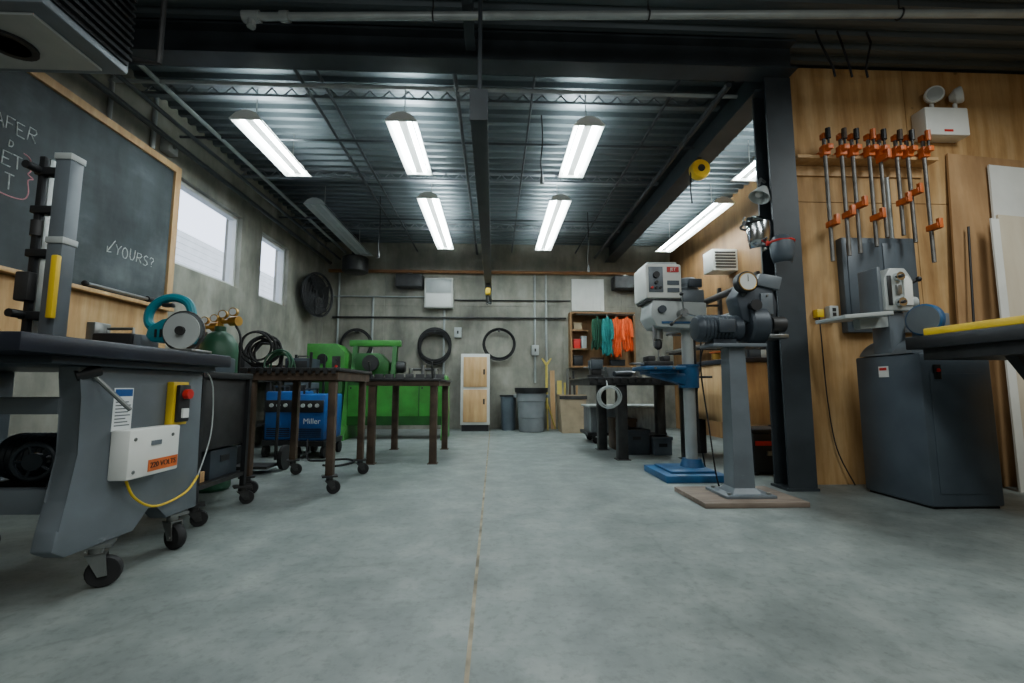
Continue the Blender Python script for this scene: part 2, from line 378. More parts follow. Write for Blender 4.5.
pipe([(XL,4.75,3.5),(2.25,4.75,3.5)],.014,'beam','conduit','thin dark conduit crossing the ceiling between the near lights')
pipe([(XL,3.85,3.5),(2.25,3.85,3.5)],.018,'pipe','conduit','grey pipe crossing the ceiling just beyond the near beam')
pipe([(XL,7.0,3.48),(2.25,7.0,3.48)],.014,'beam','conduit','thin dark conduit crossing the ceiling near the back wall')
pipe([(XL,2.5,3.64),(XRR,2.38,3.64)],.02,'pipe','conduit','thin grey conduit crossing the ceiling in front of the near beam')
pipe([(-3.3,8.93,3.13),(3.5,8.93,3.13)],.035,'brownpipe','wall_pipe','brown pipe running across the top of the back wall')
pipe([(-3.2,8.95,2.2),(1.45,8.95,2.2)],.018,'dsteel','hanging_rail','dark rail along the back wall above the hose coils','rail')
pipe([(-3.2,8.965,2.62),(-1.4,8.965,2.62)],.014,'pipe','conduit','thin grey conduit running level at the left of the white wall box')
pipe([(-.8,8.965,2.56),(1.55,8.965,2.56)],.014,'dsteel','conduit','thin dark conduit running level between wall box and ribbed panel')
for x,za,zb,lab in ((-3.1,.4,3.1,'grey conduit dropping down the back wall by the left corner'),(-2.42,1.3,2.6,'thin grey conduit dropping behind the leftmost hose coil'),(-1.0,.1,2.35,'thin grey conduit dropping below the white wall box'),(.82,.9,3.1,'thin grey conduit between the hose coils and the open shelf'),(1.05,1.2,3.1,'thin grey conduit left of the white ribbed panel')):
    pipe([(x,8.975,za),(x,8.975,zb)],.022,'pipe','conduit',lab)
for x,z,lab in ((.82,1.45,'grey switch box on the conduit right of the hose coils'),(-.72,1.8,'grey switch box between the two right hose coils')):
    t=thing('wall_switch',lab,'switch',(x,8.95,z),world=True); MB().box(x-.07,x+.07,8.9,8.999,z,z+.2,.006).build('box','lgrey',t); MB().box(x-.015,x+.015,8.885,8.8999,z+.07,z+.13).build('lever','black',t)
pipe([(XL+.03,4.35,3.14),(XL+.03,4.35,ZC)],.022,'pipe','conduit','pale conduit above the right end of the chalkboard')
pipe([(XL+.03,3.85,3.14),(XL+.03,3.85,ZC)],.018,'pipe','conduit','pale conduit above the middle of the chalkboard')
t=thing('junction_box','small grey electrical box on the wall above the chalkboard corner','electrical box',(XL+.05,4.55,3.2),world=True)
MB().box(XL,XL+.09,4.48,4.62,3.2,3.34,.008).build('box','lgrey',t); MB().cyl((XL+.09,4.55,3.27),(XL+.1,4.55,3.27),.02,n=10).build('knockout','steel',t)
for i,(x,xx) in enumerate(((2.62,2.7),(2.8,2.84),(3.05,2.97))):
    pipe([(x,3.3,ZC-.01),(x+.01,3.28,3.6),(xx,3.25,3.35),(xx+.02,3.26,3.28)],.008,'rubber','hanging_cable',['leftmost of three black cables dangling by the plywood wall top','middle of three black cables dangling by the plywood wall top','rightmost of three black cables dangling by the plywood wall top'][i],'cable','dangling cables',8)
for x,y,z,lab in ((-1.75,6.7,2.75,'black drop cord with plug hanging left of the far lights'),(.5,4.55,2.95,'black drop cord with plug hanging between the two right lights'),(1.55,7.2,2.7,'black drop cord with plug hanging near the lengthwise beam')):
    t=thing('drop_cord',lab,'cord',(x,y,z),world=True)
    MB().tube(cat([(x,y,ZC),(x+.01,y,z+.5),(x-.01,y+.01,z+.25),(x,y,z+.1)],4),.007).build('cord','rubber',t); MB().cyl((x,y,z),(x,y,z+.1),.022,.014,12).build('plug','black',t)
# unit heater top left
t=thing('unit_heater','grey unit heater with black fan grille hanging above the chalkboard','heater',(-2.42,2.35,2.58),world=True)
dz=-.2
MB().box(-2.95,-2.1,2.0,2.5,2.78+dz,3.26+dz,.02).build('case','grey',t)
mb=MB()
for k in range(9): mb.box(-2.09,-2.06,2.04,2.46,2.84+k*.045+dz,2.855+k*.045+dz)
mb.box(-2.1,-2.085,2.03,2.47,2.82+dz,3.24+dz).build('grille','black',t)
mb=MB()
for k in range(8): mb.box(-2.85+k*.09,-2.8+k*.09,1.992,1.9995,2.82+dz,3.22+dz)
mb.build('front_louvers','black',t)
MB().box(-2.85,-2.2,2.06,2.44,2.765+dz,2.778+dz).build('bottom_cover','lgrey',t)
MB().lathe([(.11,0),(.11,.03),(.08,.035),(.08,.0)],(-2.5,2.25,2.75+dz),(0,0,1),20).build('vent_ring','black',t)
for x,y in ((-2.75,2.25),(-2.2,2.25)): MB().cyl((x,y,3.25+dz),(x,y,ZC),.012,n=8).build('hanger_rod','dsteel',t)
MB().tube([(-2.1,2.52,2.9+dz),(-1.98,2.55,2.9+dz),(-1.98,2.55,3.4),(-1.98,2.6,ZC)],.016,8).build('gas_pipe','dsteel',t)
# ------------------------------------------------------------------ chalkboard
t=thing('chalkboard','large framed dark chalkboard with chalk writing on the left wall','chalkboard',(XL+.03,3.2,1.58),world=True)
MB().box(XL+.001,XL+.03,1.3,4.66,1.62,3.06).build('slate','board',t)
MB().box(XL+.001,XL+.055,1.3,4.74,3.06,3.13).box(XL+.001,XL+.055,4.66,4.74,1.62,3.06).build('frame','wood',t)
MB().box(XL+.001,XL+.09,1.3,4.74,1.585,1.62,.006).build('ledge','wood',t)
tag(MB().box(XL+.003,XL+.025,1.0,4.74,1.0,1.58).build('plywood_board','ply'),'wide strip of plywood on the left wall below the chalkboard','board')
ST={'A':[[(0,0),(.3,1),(.6,0)],[(.12,.4),(.48,.4)]],'F':[[(0,0),(0,1),(.55,1)],[(0,.5),(.4,.5)]],'E':[[(.55,1),(0,1),(0,0),(.55,0)],[(0,.5),(.4,.5)]],
'R':[[(0,0),(0,1),(.45,.97),(.55,.75),(.42,.54),(0,.5)],[(.2,.5),(.6,0)]],'T':[[(0,1),(.6,1)],[(.3,1),(.3,0)]],'Y':[[(0,1),(.3,.5),(.6,1)],[(.3,.5),(.3,0)]],
'O':[[(.3+.3*math.cos(a*PI/6),.5+.5*math.sin(a*PI/6)) for a in range(13)]],'U':[[(0,1),(.02,.3),(.15,.03),(.4,.03),(.55,.3),(.57,1)]],
'S':[[(.55,.9),(.3,1),(.05,.8),(.15,.58),(.45,.45),(.55,.2),(.3,0),(0,.1)]],'D':[[(0,0),(0,1),(.4,.9),(.55,.5),(.4,.1),(0,0)]],
'?':[[(0,.8),(.12,1),(.42,.96),(.5,.72),(.25,.45),(.25,.25)],[(.25,.08),(.25,0)]],'<':[[(.7,1.2),(0,0)],[(-.02,.5),(0,0),(.45,.1)]]}
def chalk(s,y,z,h,m='chalk',step=.75,wd=.004):
    mb=MB(); k=0
    for ch in s:
        sl=random.uniform(-.08,.12); sc=random.uniform(.9,1.1)
        for st in ST.get(ch,[]): mb.tube([(XL+.031,y+(k*step+p[0]+sl*p[1])*h,z+p[1]*h*sc+.006*math.sin(k*2.2)) for p in st],wd,5)
        k+=1
    return mb.build('chalk_writing',m,t)
chalk('AFER',3.0,2.58,.095); chalk('D',3.1,2.47,.05); chalk('ET',3.07,2.33,.1,step=.7); chalk('T',3.1,2.17,.1); chalk('<YOURS?',3.95,1.98,.095,'chalk',.85,.0038)
MB().tube(cat([(XL+.031,a,b) for a,b in ((3.2,2.47),(3.25,2.45),(3.262,2.37),(3.245,2.335),(3.285,2.315),(3.25,2.29),(3.262,2.2),(3.23,2.14),(3.12,2.125),(3.02,2.14))],4),.0045,5).build('chalk_bracket','pchalk',t)
t=thing('pull_bar','silver bar tool with a ball end lying on the chalkboard ledge','tool',(XL+.06,4.15,1.622),world=True)
MB().cyl((XL+.065,3.75,1.652),(XL+.065,4.45,1.652),.014,n=10).build('bar','steel',t); MB().cyl((XL+.065,4.4,1.652),(XL+.065,4.55,1.652),.028,n=12).build('head','dsteel',t); MB().ball((XL+.065,3.74,1.65),.026).build('ball_end','black',t)
# wall fan
t=thing('wall_fan','large dark round fan with wire guard on the left wall','fan',(XL+.14,8.0,2.05),world=True)
mb=MB()
for r in (.1,.17,.24,.31,.37): mb.ring((XL+.3,8.0,2.45),(.95,-.3,0),r,.005,30,5)
for k in range(14):
    a=k*PI/7; uu=Vector((.3,.95,0)); mb.tube([Vector((XL+.3,8,2.45))+uu*(.08*math.cos(a))+Vector((0,0,.08*math.sin(a))),Vector((XL+.3,8,2.45))+uu*(.38*math.cos(a))+Vector((0,0,.38*math.sin(a)))],.004,5)
mb.build('guard','black',t)
MB().ring((XL+.27,8.01,2.45),(.95,-.3,0),.385,.02,36,8).build('shroud','black',t)
MB().lathe([(0,0),(.37,0),(.37,.006),(0,.006)],(XL+.2,8.03,2.45),(.95,-.3,0),30).build('back_plate','black',t)
MB().cyl((XL+.001,8.09,2.45),(XL+.24,8.02,2.45),.07,n=14).build('motor','black',t)
for k in range(4):
    a=k*PI/2+.4; c=Vector((XL+.25,8.015,2.45)); uu=Vector((.3,.95,0)); d=uu*math.cos(a)+Vector((0,0,math.sin(a))); e=-uu*math.sin(a)+Vector((0,0,math.cos(a)))+Vector((.3,-.1,0))
    mb=MB(); q=[c+d*.05-e*.05,c+d*.33-e*.12,c+d*.34+e*.1,c+d*.05+e*.05]; n_=Vector((.004,0,0))
    A=[mb.v(p-n_) for p in q]; B=[mb.v(p+n_) for p in q]; mb.f(A); mb.f(B)
    for i in range(4): mb.f([A[i],A[(i+1)%4],B[(i+1)%4],B[i]])
    mb.build('blade','black',t)
t=thing('vent_drum','dark round vent drum hanging in the back left corner','duct',(-2.65,8.5,2.98),world=True)
MB().lathe([(.2,0),(.24,.02),(.24,.28),(.22,.3)],(-2.65,8.5,2.98),(0,0,1),24).build('drum','dsteel',t); MB().cyl((-2.65,8.5,3.28),(-2.65,8.5,ZC),.07,n=14).build('stack','dsteel',t)
# ------------------------------------------------------------------ casters helper
def caster(parent,x,y,zt,r,ang=0,frk='steel'):
    mb=MB(); mb.M=Matrix.Translation((x,y,0))@Matrix.Rotation(ang,4,'Z')
    mb.box(-.055,.055,-.045,.045,zt-.012,zt); mb.cyl((0,0,zt-.012),(0,0,zt-.04),.026,n=12)
    for s in (-1,1): mb.prism([(-.03,zt-.04),(.035,zt-.04),(.045,r-.012),(.015,r-.015)],'y',s*.026-.003,s*.026+.003)
    mb.box(-.03,.035,-.029,.029,zt-.045,zt-.038); mb.cyl((.03,-.034,r),(.03,.034,r),.009,n=8)
    c=mb.build('caster',frk,parent)
    mb=MB(); mb.M=Matrix.Translation((x,y,0))@Matrix.Rotation(ang,4,'Z')
    mb.lathe([(r*.6,-.02),(r*.92,-.02),(r,-.012),(r,.012),(r*.92,.02),(r*.6,.02)],(.03,0,r),(0,1,0),20)
    mb.build('wheel','rubber',c); return c
# ------------------------------------------------------------------ left machine bench
t=thing('machine_bench','grey wheeled machine bench with thick dark top at the left edge','workbench',(-1.95,2.02,0),world=True)
MB().box(-2.62,-1.48,1.46,2.6,.915,.978,.008).build('top','slab',t)
MB().box(-2.55,-1.53,1.62,2.54,.885,.9149,.004).build('top_frame','dslate',t)
poly=[(1.78,.884),(2.52,.884),(2.52,.24),(2.54,.175),(2.31,.175),(2.28,.225),(2.24,.26),(2.19,.26),(2.15,.225),(2.12,.175),(1.80,.175),(1.745,.21),(1.755,.28),(1.79,.38),(1.81,.55),(1.81,.76),(1.79,.84)]
MB().prism(poly,'x',-1.66,-1.58,.008).build('end_panel','grey',t)
MB().box(-1.8,-1.661,2.0,2.4,.36,.884,.008).build('cabinet','bgrey',t)
MB().box(-2.6,-1.661,1.8,1.86,.70,.765,.005).build('rail','grey',t); MB().box(-2.6,-1.661,1.8,1.86,.33,.42,.005).build('rail','grey',t)
MB().box(-2.6,-2.5,1.78,2.46,.175,.884,.006).build('far_leg','grey',t)
MB().box(-2.49,-1.67,1.87,2.4,.335,.357).build('lower_shelf','bgrey',t)
for x,y,a in ((-1.61,1.97,.5),(-1.62,2.42,-.4),(-2.5,2.36,.3),(-2.5,1.86,0)): caster(t,x,y,.175,.06,a)
o=MB().box(-1.58,-1.5,1.95,2.25,.42,.625,.008).build('junction_box','white',t)
MB().box(-1.4995,-1.498,2.06,2.24,.438,.488).build('voltage_plate','orange',o)
text('voltage_text','220 VOLTS',.033,'black',o,(-1.4972,2.15,.463),RIGHT)
for y,z in ((2.2,.585),(1.98,.585),(1.98,.45)): MB().cyl((-1.5,y,z),(-1.497,y,z),.008,n=8).build('screw','steel',o)
MB().box(-1.4995,-1.497,2.07,2.13,.55,.57).build('maker_plate','grey',o)
o=MB().box(-1.58,-1.578,1.95,2.05,.62,.80).build('instruction_label','paper',t)
MB().box(-1.5775,-1.577,1.955,2.045,.765,.795).build('header_band','dblue',o)
mb=MB()
for k in range(8): mb.box(-1.5775,-1.577,1.96,2.04-.012*(k%3),.64+k*.014,.645+k*.014)
mb.build('text_lines','grey',o)
o=MB().box(-1.58,-1.545,2.25,2.36,.62,.83,.006).build('switch_plate','yellow',t)
MB().box(-1.545,-1.525,2.265,2.345,.635,.815,.006).build('switch_body','black',o)
MB().cyl((-1.525,2.305,.77),(-1.5,2.305,.77),.024,n=16).build('stop_button','red',o); MB().box(-1.525,-1.515,2.285,2.325,.655,.7).build('start_button','white',o)
MB().cyl((-1.575,1.84,.85),(-1.5,1.94,.71),.009,n=8).build('lever','steel',t)
MB().cyl((-1.6,1.79,.845),(-1.56,1.85,.87),.022,n=12).build('lever_knob','black',t)
MB().tube(cat([(-1.55,2.5,.885),(-1.555,2.57,.8),(-1.555,2.58,.55),(-1.56,2.5,.34)],5),.0035,8).build('signal_cord','lgrey',t)
MB().tube(cat([(-1.56,2.5,.34),(-1.555,2.4,.275),(-1.55,2.2,.26),(-1.545,2.06,.33),(-1.545,2.0,.425)]),.0055,8).build('power_cable','yellow',t)
o=MB().lathe([(.035,-.012),(.035,.012)],(-1.88,1.96,.5),(.25,-1,0),18).build('drive_wheel','dslate',t)
MB().ring((-1.88,1.96,.5),(.25,-1,0),.07,.011,28,8).build('wheel_rim','dslate',o)
for k in range(5):
    a=k*2*PI/5; u_,w_=frame(Vector((.25,-1,0))); MB().cyl(Vector((-1.88,1.96,.5))+(u_*math.cos(a)+w_*math.sin(a))*.03,Vector((-1.88,1.96,.5))+(u_*math.cos(a)+w_*math.sin(a))*.068,.007,n=6).build('wheel_spoke','dslate',o)
MB().cyl((-1.88,1.97,.5),(-1.92,2.2,.5),.016,n=10).build('axle','steel',o)
t2=thing('electric_motor','dark finned electric motor on the lower shelf of the machine bench','motor',(-2.02,2.15,.357),world=True)
MB().lathe([(.05,0),(.1,.01),(.105,.03)]+[q for k in range(8) for q in ((.105,.04+k*.025),(.097,.05+k*.025))]+[(.09,.25),(.05,.26)],(-2.2,2.2,.49),(1,0,0),22).build('motor_body','dslate',t2); MB().box(-2.18,-1.98,2.12,2.28,.358,.39).build('foot','black',t2)
# saw mast on bench
t=thing('saw_mast','tall slim grey saw column with black slide and yellow handle on the bench','machine',(-1.98,2.05,.9785))
MB().box(-.12,.08,-.08,.08,0,.03,.006).build('base','black',t)
MB().box(.0,.066,-.033,.033,.03,.88,.004).build('column','grey',t)
for z in (.46,.85): MB().box(-.005,.071,-.038,.038,z,z+.03,.003).build('collar','lgrey',t)
MB().box(.05,.078,-.062,-.038,.12,.4,.006).build('handle','yellow',t)
MB().box(-.085,-.06,-.02,.02,.03,.87,.004).build('slide_rod','black',t)
for z in (.12,.4,.6,.78): MB().box(-.095,.0,-.03,.02,z,z+.035,.005).build('bracket','black',t)
for z in (.14,.8): MB().cyl((-.075,-.03,z),(-.075,-.085,z),.018,n=12).build('clamp_knob','black',t)
MB().box(-.11,-.05,-.045,.03,.2,.33,.008).build('blade_guide','dsteel',t)
MB().cyl((-.075,0,.5),(-.075,0,.57),.028,n=12).build('roller_guide','dsteel',t)
MB().box(-.045,-.041,-.012,.012,.03,.86).build('blade','steel',t)
# black metal box on bench
t=thing('switch_box','low black metal box with grey end on the machine bench','box',(-1.92,2.42,.9785))
MB().box(-.12,.08,-.07,.07,0,.1,.01).build('case','black',t); MB().box(.08,.12,-.065,.065,0,.095,.008).build('end_cover','grey',t)
MB().tube([(-.1,0,.1),(-.1,0,.13),(.03,0,.13),(.03,0,.1)],.008).build('handle','steel',t); MB().box(-.17,-.125,-.05,.05,0,.16,.006).build('bracket','steel',t)
# teal cut-off saw
t=thing('cut_off_saw','teal handheld cut-off saw with pale round guard on the bench','power tool',(-1.6,2.34,.9785))
MB().box(-.13,.12,-.08,.08,0,.014,.004).build('base_plate','steel',t)
MB().lathe([(.02,-.004),(.088,-.004),(.088,.004),(.02,.004)],(.05,-.06,.104),(0,1,0),28).build('wheel','lgrey',t)
g=[(.05+.1*math.cos(a),.104+.1*math.sin(a)) for a in [R(-20+k*11) for k in range(21)]]
MB().prism(g,'y',-.05,-.035).build('guard','galv',t)
MB().ring((.05,-.045,.104),(0,1,0),.098,.006,28,6).build('guard_rim','dsteel',t)
MB().cyl((.05,-.08,.104),(.05,-.03,.104),.022,n=12).build('hub','dsteel',t)
MB().prism([(-.12,.05),(.05,.045),(.08,.11),(.06,.175),(.0,.19),(-.07,.165),(-.14,.13),(-.15,.08)],'y',-.03,.06,.012).build('body','teal',t)
MB().tube(cat([(-.11,.015,.11),(-.165,.015,.15),(-.165,.015,.215),(-.12,.015,.265),(-.05,.015,.285),(.02,.015,.26),(.045,.015,.2),(.03,.015,.16)],5),.022,10).build('handle','teal',t)
MB().lathe([(.03,.0),(.05,.01),(.054,.05),(.05,.09),(.04,.11)],(-.02,.06,.1),(0,1,0),20).build('motor_housing','black',t)
MB().box(-.1,-.05,.0,.03,.235,.255,.004).build('trigger','black',t)
for k in range(3): MB().box(-.1+k*.025,-.09+k*.025,-.034,-.03,.075,.115).build('vent_slot','black',t)
# ------------------------------------------------------------------ carts and cylinders left
t=thing('steel_cart','dark steel drawer cart standing between the machine bench and table','cart',(-1.95,3.0,0),world=True)
MB().box(-2.2,-1.72,2.75,3.3,.86,.9,.004).build('top_tray','black',t)
MB().box(-2.17,-1.75,2.78,3.27,.42,.859,.004).build('body','dsteel',t)
MB().box(-2.19,-1.73,2.76,3.29,.2,.225).build('lower_shelf','dsteel',t)
for k in range(3):
    o=MB().box(-2.15,-1.78,2.765,2.7799,.44+k*.14,.565+k*.14,.004).build('drawer','black',t); MB().box(-2.02,-1.9,2.75,2.7649,.52+k*.14,.535+k*.14).build('handle','steel',o)
for x in (-2.18,-1.74):
    for y in (2.77,3.28): MB().box(x-.015,x+.015,y-.015,y+.015,.13,.859).build('leg','black',t); caster(t,x,y,.13,.045,.6,'dsteel')
tag(MB().box(-2.05,-1.78,2.8,2.92,.2255,.29,.004).build('wood_block','wood'),'pale wooden block on the lowest shelf of the dark cart','block')
t=thing('dark_crate','dark crate with hand slot on the lowest shelf of the drawer cart','crate',(-1.96,3.1,.2255)); MB().box(-.19,.19,-.15,.15,0,.18,.008).build('body','dslate',t); MB().box(.1901,.193,-.05,.05,.1,.14).build('hand_slot','black',t)
t=thing('tool_box','dark grey tool box on the top tray of the steel cart','tool box',(-1.97,3.05,.9005))
MB().box(-.2,.2,-.11,.11,0,.1,.01).build('case','bgrey',t); MB().tube([(-.08,0,.1),(-.07,0,.13),(.07,0,.13),(.08,0,.1)],.008).build('handle','black',t)
def gascyl(x,y,H,r,m,label):
    t=thing('gas_cylinder',label,'gas cylinder',(x,y,0),world=True)
    MB().lathe([(r*.9,0),(r,.02),(r,H-.22),(r*.93,H-.14),(r*.65,H-.07),(r*.3,H-.04),(r*.3,H)],(x,y,0),(0,0,1),24).build('cylinder',m,t)
    o=MB().cyl((x,y,H),(x,y,H+.08),.022,n=10).cyl((x,y,H+.04),(x+.12,y-.03,H+.04),.018,n=10).cyl((x+.1,y-.03,H+.04),(x+.17,y-.05,H+.04),.04,n=14).build('regulator','brass',t)
    for p in ((x+.14,y-.06,H+.11),(x+.06,y-.06,H+.09)):
        g_=MB().cyl(p,(p[0],p[1]-.03,p[2]),.034,n=16).build('gauge','brass',o); MB().cyl((p[0],p[1]-.03,p[2]),(p[0],p[1]-.032,p[2]),.027,n=16).build('gauge_face','paper',g_)
    MB().tube(cat([(x+.15,y-.05,H),(x+.22,y-.1,H-.1),(x+.21,y-.08,H-.3),(x+.17,y,H-.5)]),.009).build('hose','rubber',t)
gascyl(-2.24,3.75,1.3,.14,'dgreen','dark green gas cylinder with brass regulators behind the drawer cart')
gascyl(-2.6,4.1,1.3,.12,'rust','brown gas cylinder with brass regulators behind the green one')
t=thing('hose_stand','dark hand truck with black welding hoses looped over it','cart',(-2.28,4.6,0),world=True)
for x in (-2.42,-2.14): MB().tube([(x,4.6,.1),(x,4.62,1.15),(x+(.06 if x<-2.3 else -.06),4.65,1.25),(-2.28,4.65,1.25)],.016).build('rail','dsteel',t)
MB().box(-2.46,-2.1,4.35,4.6,.05,.075).build('foot_plate','dsteel',t)
for x in (-2.5,-2.06): MB().lathe([(.07,-.025),(.12,-.02),(.12,.02),(.07,.025)],(x,4.62,.12),(1,0,0),22).build('wheel','rubber',t)
mb=MB()
for k in range(7): mb.ring((-2.28+.04*math.sin(k*2),4.54-.025*k+.05,1.12+.014*k),(.2*math.sin(k),1,.25*math.cos(k)),.15+.016*math.sin(k*3),.011,28,6)
mb.build('hose_loops','rubber',t)
mb=MB()
for k in range(4): mb.ring((-2.08+.02*math.sin(k*2),4.5-.02*k,1.0+.012*k),(.3*math.sin(k),1,.2*math.cos(k)),.13+.012*math.sin(k*3),.009,28,6)
mb.build('thin_hose_loops','dgreen',t)
# equipment rack by the left wall
t=thing('equipment_rack','dark open steel rack crowded with gear by the left wall','rack',(-2.78,6.65,0),world=True)
for x in (-2.98,-2.56):
    for y in (6.4,6.9): MB().box(x-.015,x+.015,y-.015,y+.015,0,1.3).build('post','black',t)
for z in (.15,.6,1.0): MB().box(-3.0,-2.54,6.38,6.92,z,z+.02).build('shelf','dsteel',t)
for i,(z,h,m,lab) in enumerate(((.1705,.34,'dsteel','dark machine box on the lowest shelf of the dark rack'),(.6205,.26,'bgrey','grey case on the middle shelf of the dark rack'),(1.0205,.2,'dslate','dark slate case on the top shelf of the dark rack'))):
    t=thing('equipment_case',lab,'case',(-2.77,6.65,z)); MB().box(-.17,.17,-.2,.2,0,h,.012).build('case','%s'%m,t); MB().box(-.14,.14,-.208,-.2001,.03,h-.04,.003).build('face_plate','black',t); MB().tube([(-.08,0,h-.002),(-.07,0,h+.04),(.07,0,h+.04),(.08,0,h-.002)],.008).build('handle','black',t)
# long dark bench beneath the windows with clutter
t=thing('wall_bench','long dark steel bench against the left wall under the windows','workbench',(-3.2,6.4,0),world=True)
MB().box(XL+.01,-3.03,5.0,7.6,.88,.93,.004).build('top','dsteel',t); MB().box(XL+.02,-3.05,5.05,7.55,.3,.33).build('shelf','dsteel',t)
for x in (XL+.05,-3.07):
    for y in (5.06,6.3,7.54): MB().box(x-.03,x+.03,y-.03,y+.03,0,.8799).build('leg','dsteel',t)
for i,(y,sy,h,m,lab) in enumerate(((5.3,.3,.22,'bgrey','slate grey box on the wall bench, nearest'),(5.8,.22,.3,'black','tall black box on the wall bench below the first window'),(6.9,.36,.18,'rust','low brown box on the wall bench, farthest'))):
    t=thing('storage_box',lab,'box',(-3.2,y,.9305)); MB().box(-.12,.12,-sy/2,sy/2,0,h,.01).build('case',m,t); MB().box(-.125,.125,-sy/2-.005,sy/2+.005,h,h+.02,.004).build('lid',m,t)
# ------------------------------------------------------------------ tables
def table(name,label,x0,x1,y0,y1,h,lg,tm,lm,cast=0,apron=.08,inset=.02,legpos=None):
    t=thing(name,label,'table',((x0+x1)/2,(y0+y1)/2,0),world=True)
    MB().box(x0,x1,y0,y1,h-.025,h,.004).build('top',tm,t)
    i=inset
    mb=MB()
    mb.box(x0+i,x1-i,y0+i,y0+i+.02,h-.025-apron,h-.0255); mb.box(x0+i,x1-i,y1-i-.02,y1-i,h-.025-apron,h-.0255)
    mb.box(x0+i,x0+i+.02,y0+i+.02,y1-i-.02,h-.025-apron,h-.0255); mb.box(x1-i-.02,x1-i,y0+i+.02,y1-i-.02,h-.025-apron,h-.0255)
    mb.build('apron',lm,t)
    for (x,y) in (legpos or [(x0+i+.02+lg/2,y0+i+.02+lg/2),(x1-i-.02-lg/2,y0+i+.02+lg/2),(x0+i+.02+lg/2,y1-i-.02-lg/2),(x1-i-.02-lg/2,y1-i-.02-lg/2)]):
        MB().box(x-lg/2,x+lg/2,y-lg/2,y+lg/2,cast,h-.0255,.003).build('leg',lm,t)
        if cast: caster(t,x,y,cast,.05,.4,'dsteel')
        else: MB().box(x-lg*.7,x+lg*.7,y-lg*.7,y+lg*.7,0,.008).build('foot_plate',lm,t)
    return t
t=table('welding_table','dark steel welding table on casters left of the aisle',-1.93,-1.18,3.5,4.42,.955,.055,'dsteel','rust',.14,.07)
mb=MB()
for k in range(12): mb.box(-1.9+k*.06,-1.87+k*.06,3.49,3.499,.91,.95)
mb.build('slotted_edge','dsteel',t)
table('work_table','brown rusty steel work table with bare top left of centre',-1.38,-.57,4.85,6.15,.9,.075,'dsteel','rust',0,.05)
t=table('heavy_table','heavy dark steel table with thick legs right of the aisle',1.05,2.3,5.0,6.3,.92,.11,'dsteel','dsteel',0,.06,legpos=[(1.45,5.12),(2.2,5.12),(1.42,5.95),(2.2,5.95)])
mb=MB()
for k in range(14): mb.box(1.07+k*.088,1.12+k*.088,4.985,4.999,.86,.915)
mb.build('slotted_edge','dsteel',t)
mb=MB()
for k in range(5): mb.ring((1.25+.006*k,4.93-.008*k,.70+.008*math.sin(k*2)),(.3+.05*math.sin(k*2),1,.04*k),.11+.006*math.cos(k*3),.007,26,6)
mb.tube([(1.25,4.93,.81),(1.25,4.96,.86),(1.25,4.978,.88)],.007,6)
tag(mb.build('cable_coil','lgrey'),'pale coiled cable hanging off the heavy dark table','cable coil')
t=thing('bench_vise','grey bench vise mounted on the heavy dark table','vise',(1.2,5.3,.9205))
MB().cyl((0,0,0),(0,0,.03),.1).box(-.06,.06,-.08,.08,.03,.1,.012).build('base','dsteel',t); MB().box(-.07,.07,-.1,-.03,.1,.21,.01).build('fixed_jaw','bgrey',t); MB().box(-.07,.07,.03,.08,.1,.21,.01).build('moving_jaw','bgrey',t)
MB().cyl((0,.08,.13),(0,.2,.13),.014).cyl((-.1,.19,.13),(.1,.19,.13),.008).build('screw_handle','steel',t)
t=thing('parts_bin','grey steel parts bin with handles on the heavy dark table','bin',(1.6,5.6,.9205))
MB().prism([(-.2,0),(.2,0),(.24,.14),(.22,.14),(.185,.015),(-.185,.015),(-.22,.14),(-.24,.14)],'y',-.14,.14).prism([(-.2,0),(.2,0),(.235,.13),(-.235,.13)],'y',-.15,-.14).prism([(-.2,0),(.2,0),(.235,.13),(-.235,.13)],'y',.14,.15).build('body','galv',t)
for s in (-1,1): MB().tube([(s*.225,-.05,.09),(s*.265,-.05,.1),(s*.265,.05,.1),(s*.225,.05,.09)],.008).build('handle','steel',t)
t=thing('hand_tool','small angle grinder lying on the front of the heavy table','power tool',(1.5,5.15,.9205),.4)
MB().cyl((-.14,0,.04),(.1,0,.045),.03,.038,14).build('body','dslate',t); MB().lathe([(.02,0),(.06,.004),(.06,.012),(.03,.02)],(.13,0,.0),(0,0,1),20).build('disc','steel',t); MB().lathe([(.036,.02),(.04,.06),(.03,.075)],(.13,0,0),(0,0,1),14).build('gear_head','steel',t); MB().cyl((.12,.03,.05),(.12,.13,.06),.016,n=10).build('side_handle','black',t)
tag(MB().box(1.82,1.98,5.1,5.2,.9205,.985,.005).build('steel_block','steel'),'bare steel block on the front right of the heavy table','block')
t=thing('scrap_cart','low steel scrap cart with grey bin beyond the heavy table','cart',(1.75,6.75,0),world=True)
MB().box(1.35,2.5,6.5,7.1,.12,.16).build('platform','dsteel',t); MB().box(1.4,2.45,6.55,7.05,.1605,.52,.01).build('bin_body','galv',t); MB().box(1.37,2.48,6.52,7.08,.52,.55,.005).build('rim','lgrey',t)
for x,y in ((1.45,6.58),(2.4,6.58),(1.45,7.02),(2.4,7.02)): caster(t,x,y,.12,.045,0,'dsteel')
# crates under the heavy table
for x,y,w_,h,m,lab in ((1.72,5.6,.16,.3,'dslate','dark slate crate on the floor under the heavy table, left'),(1.72,6.05,.15,.4,'rust','brown crate on the floor under the heavy table, at the rear'),(2.02,5.5,.11,.22,'bgrey','small grey crate on the floor under the heavy table, right')):
    t=thing('floor_crate',lab,'crate',(x,y,0)); MB().box(-w_,w_,-w_,w_,0,h,.01).build('body',m,t); MB().box(-w_-.008,w_+.008,-w_-.008,w_+.008,h-.04,h,.004).build('rim',m,t); MB().box(-.05,.05,-w_-.003,-w_-.0001,h-.12,h-.08).build('hand_slot','black',t)
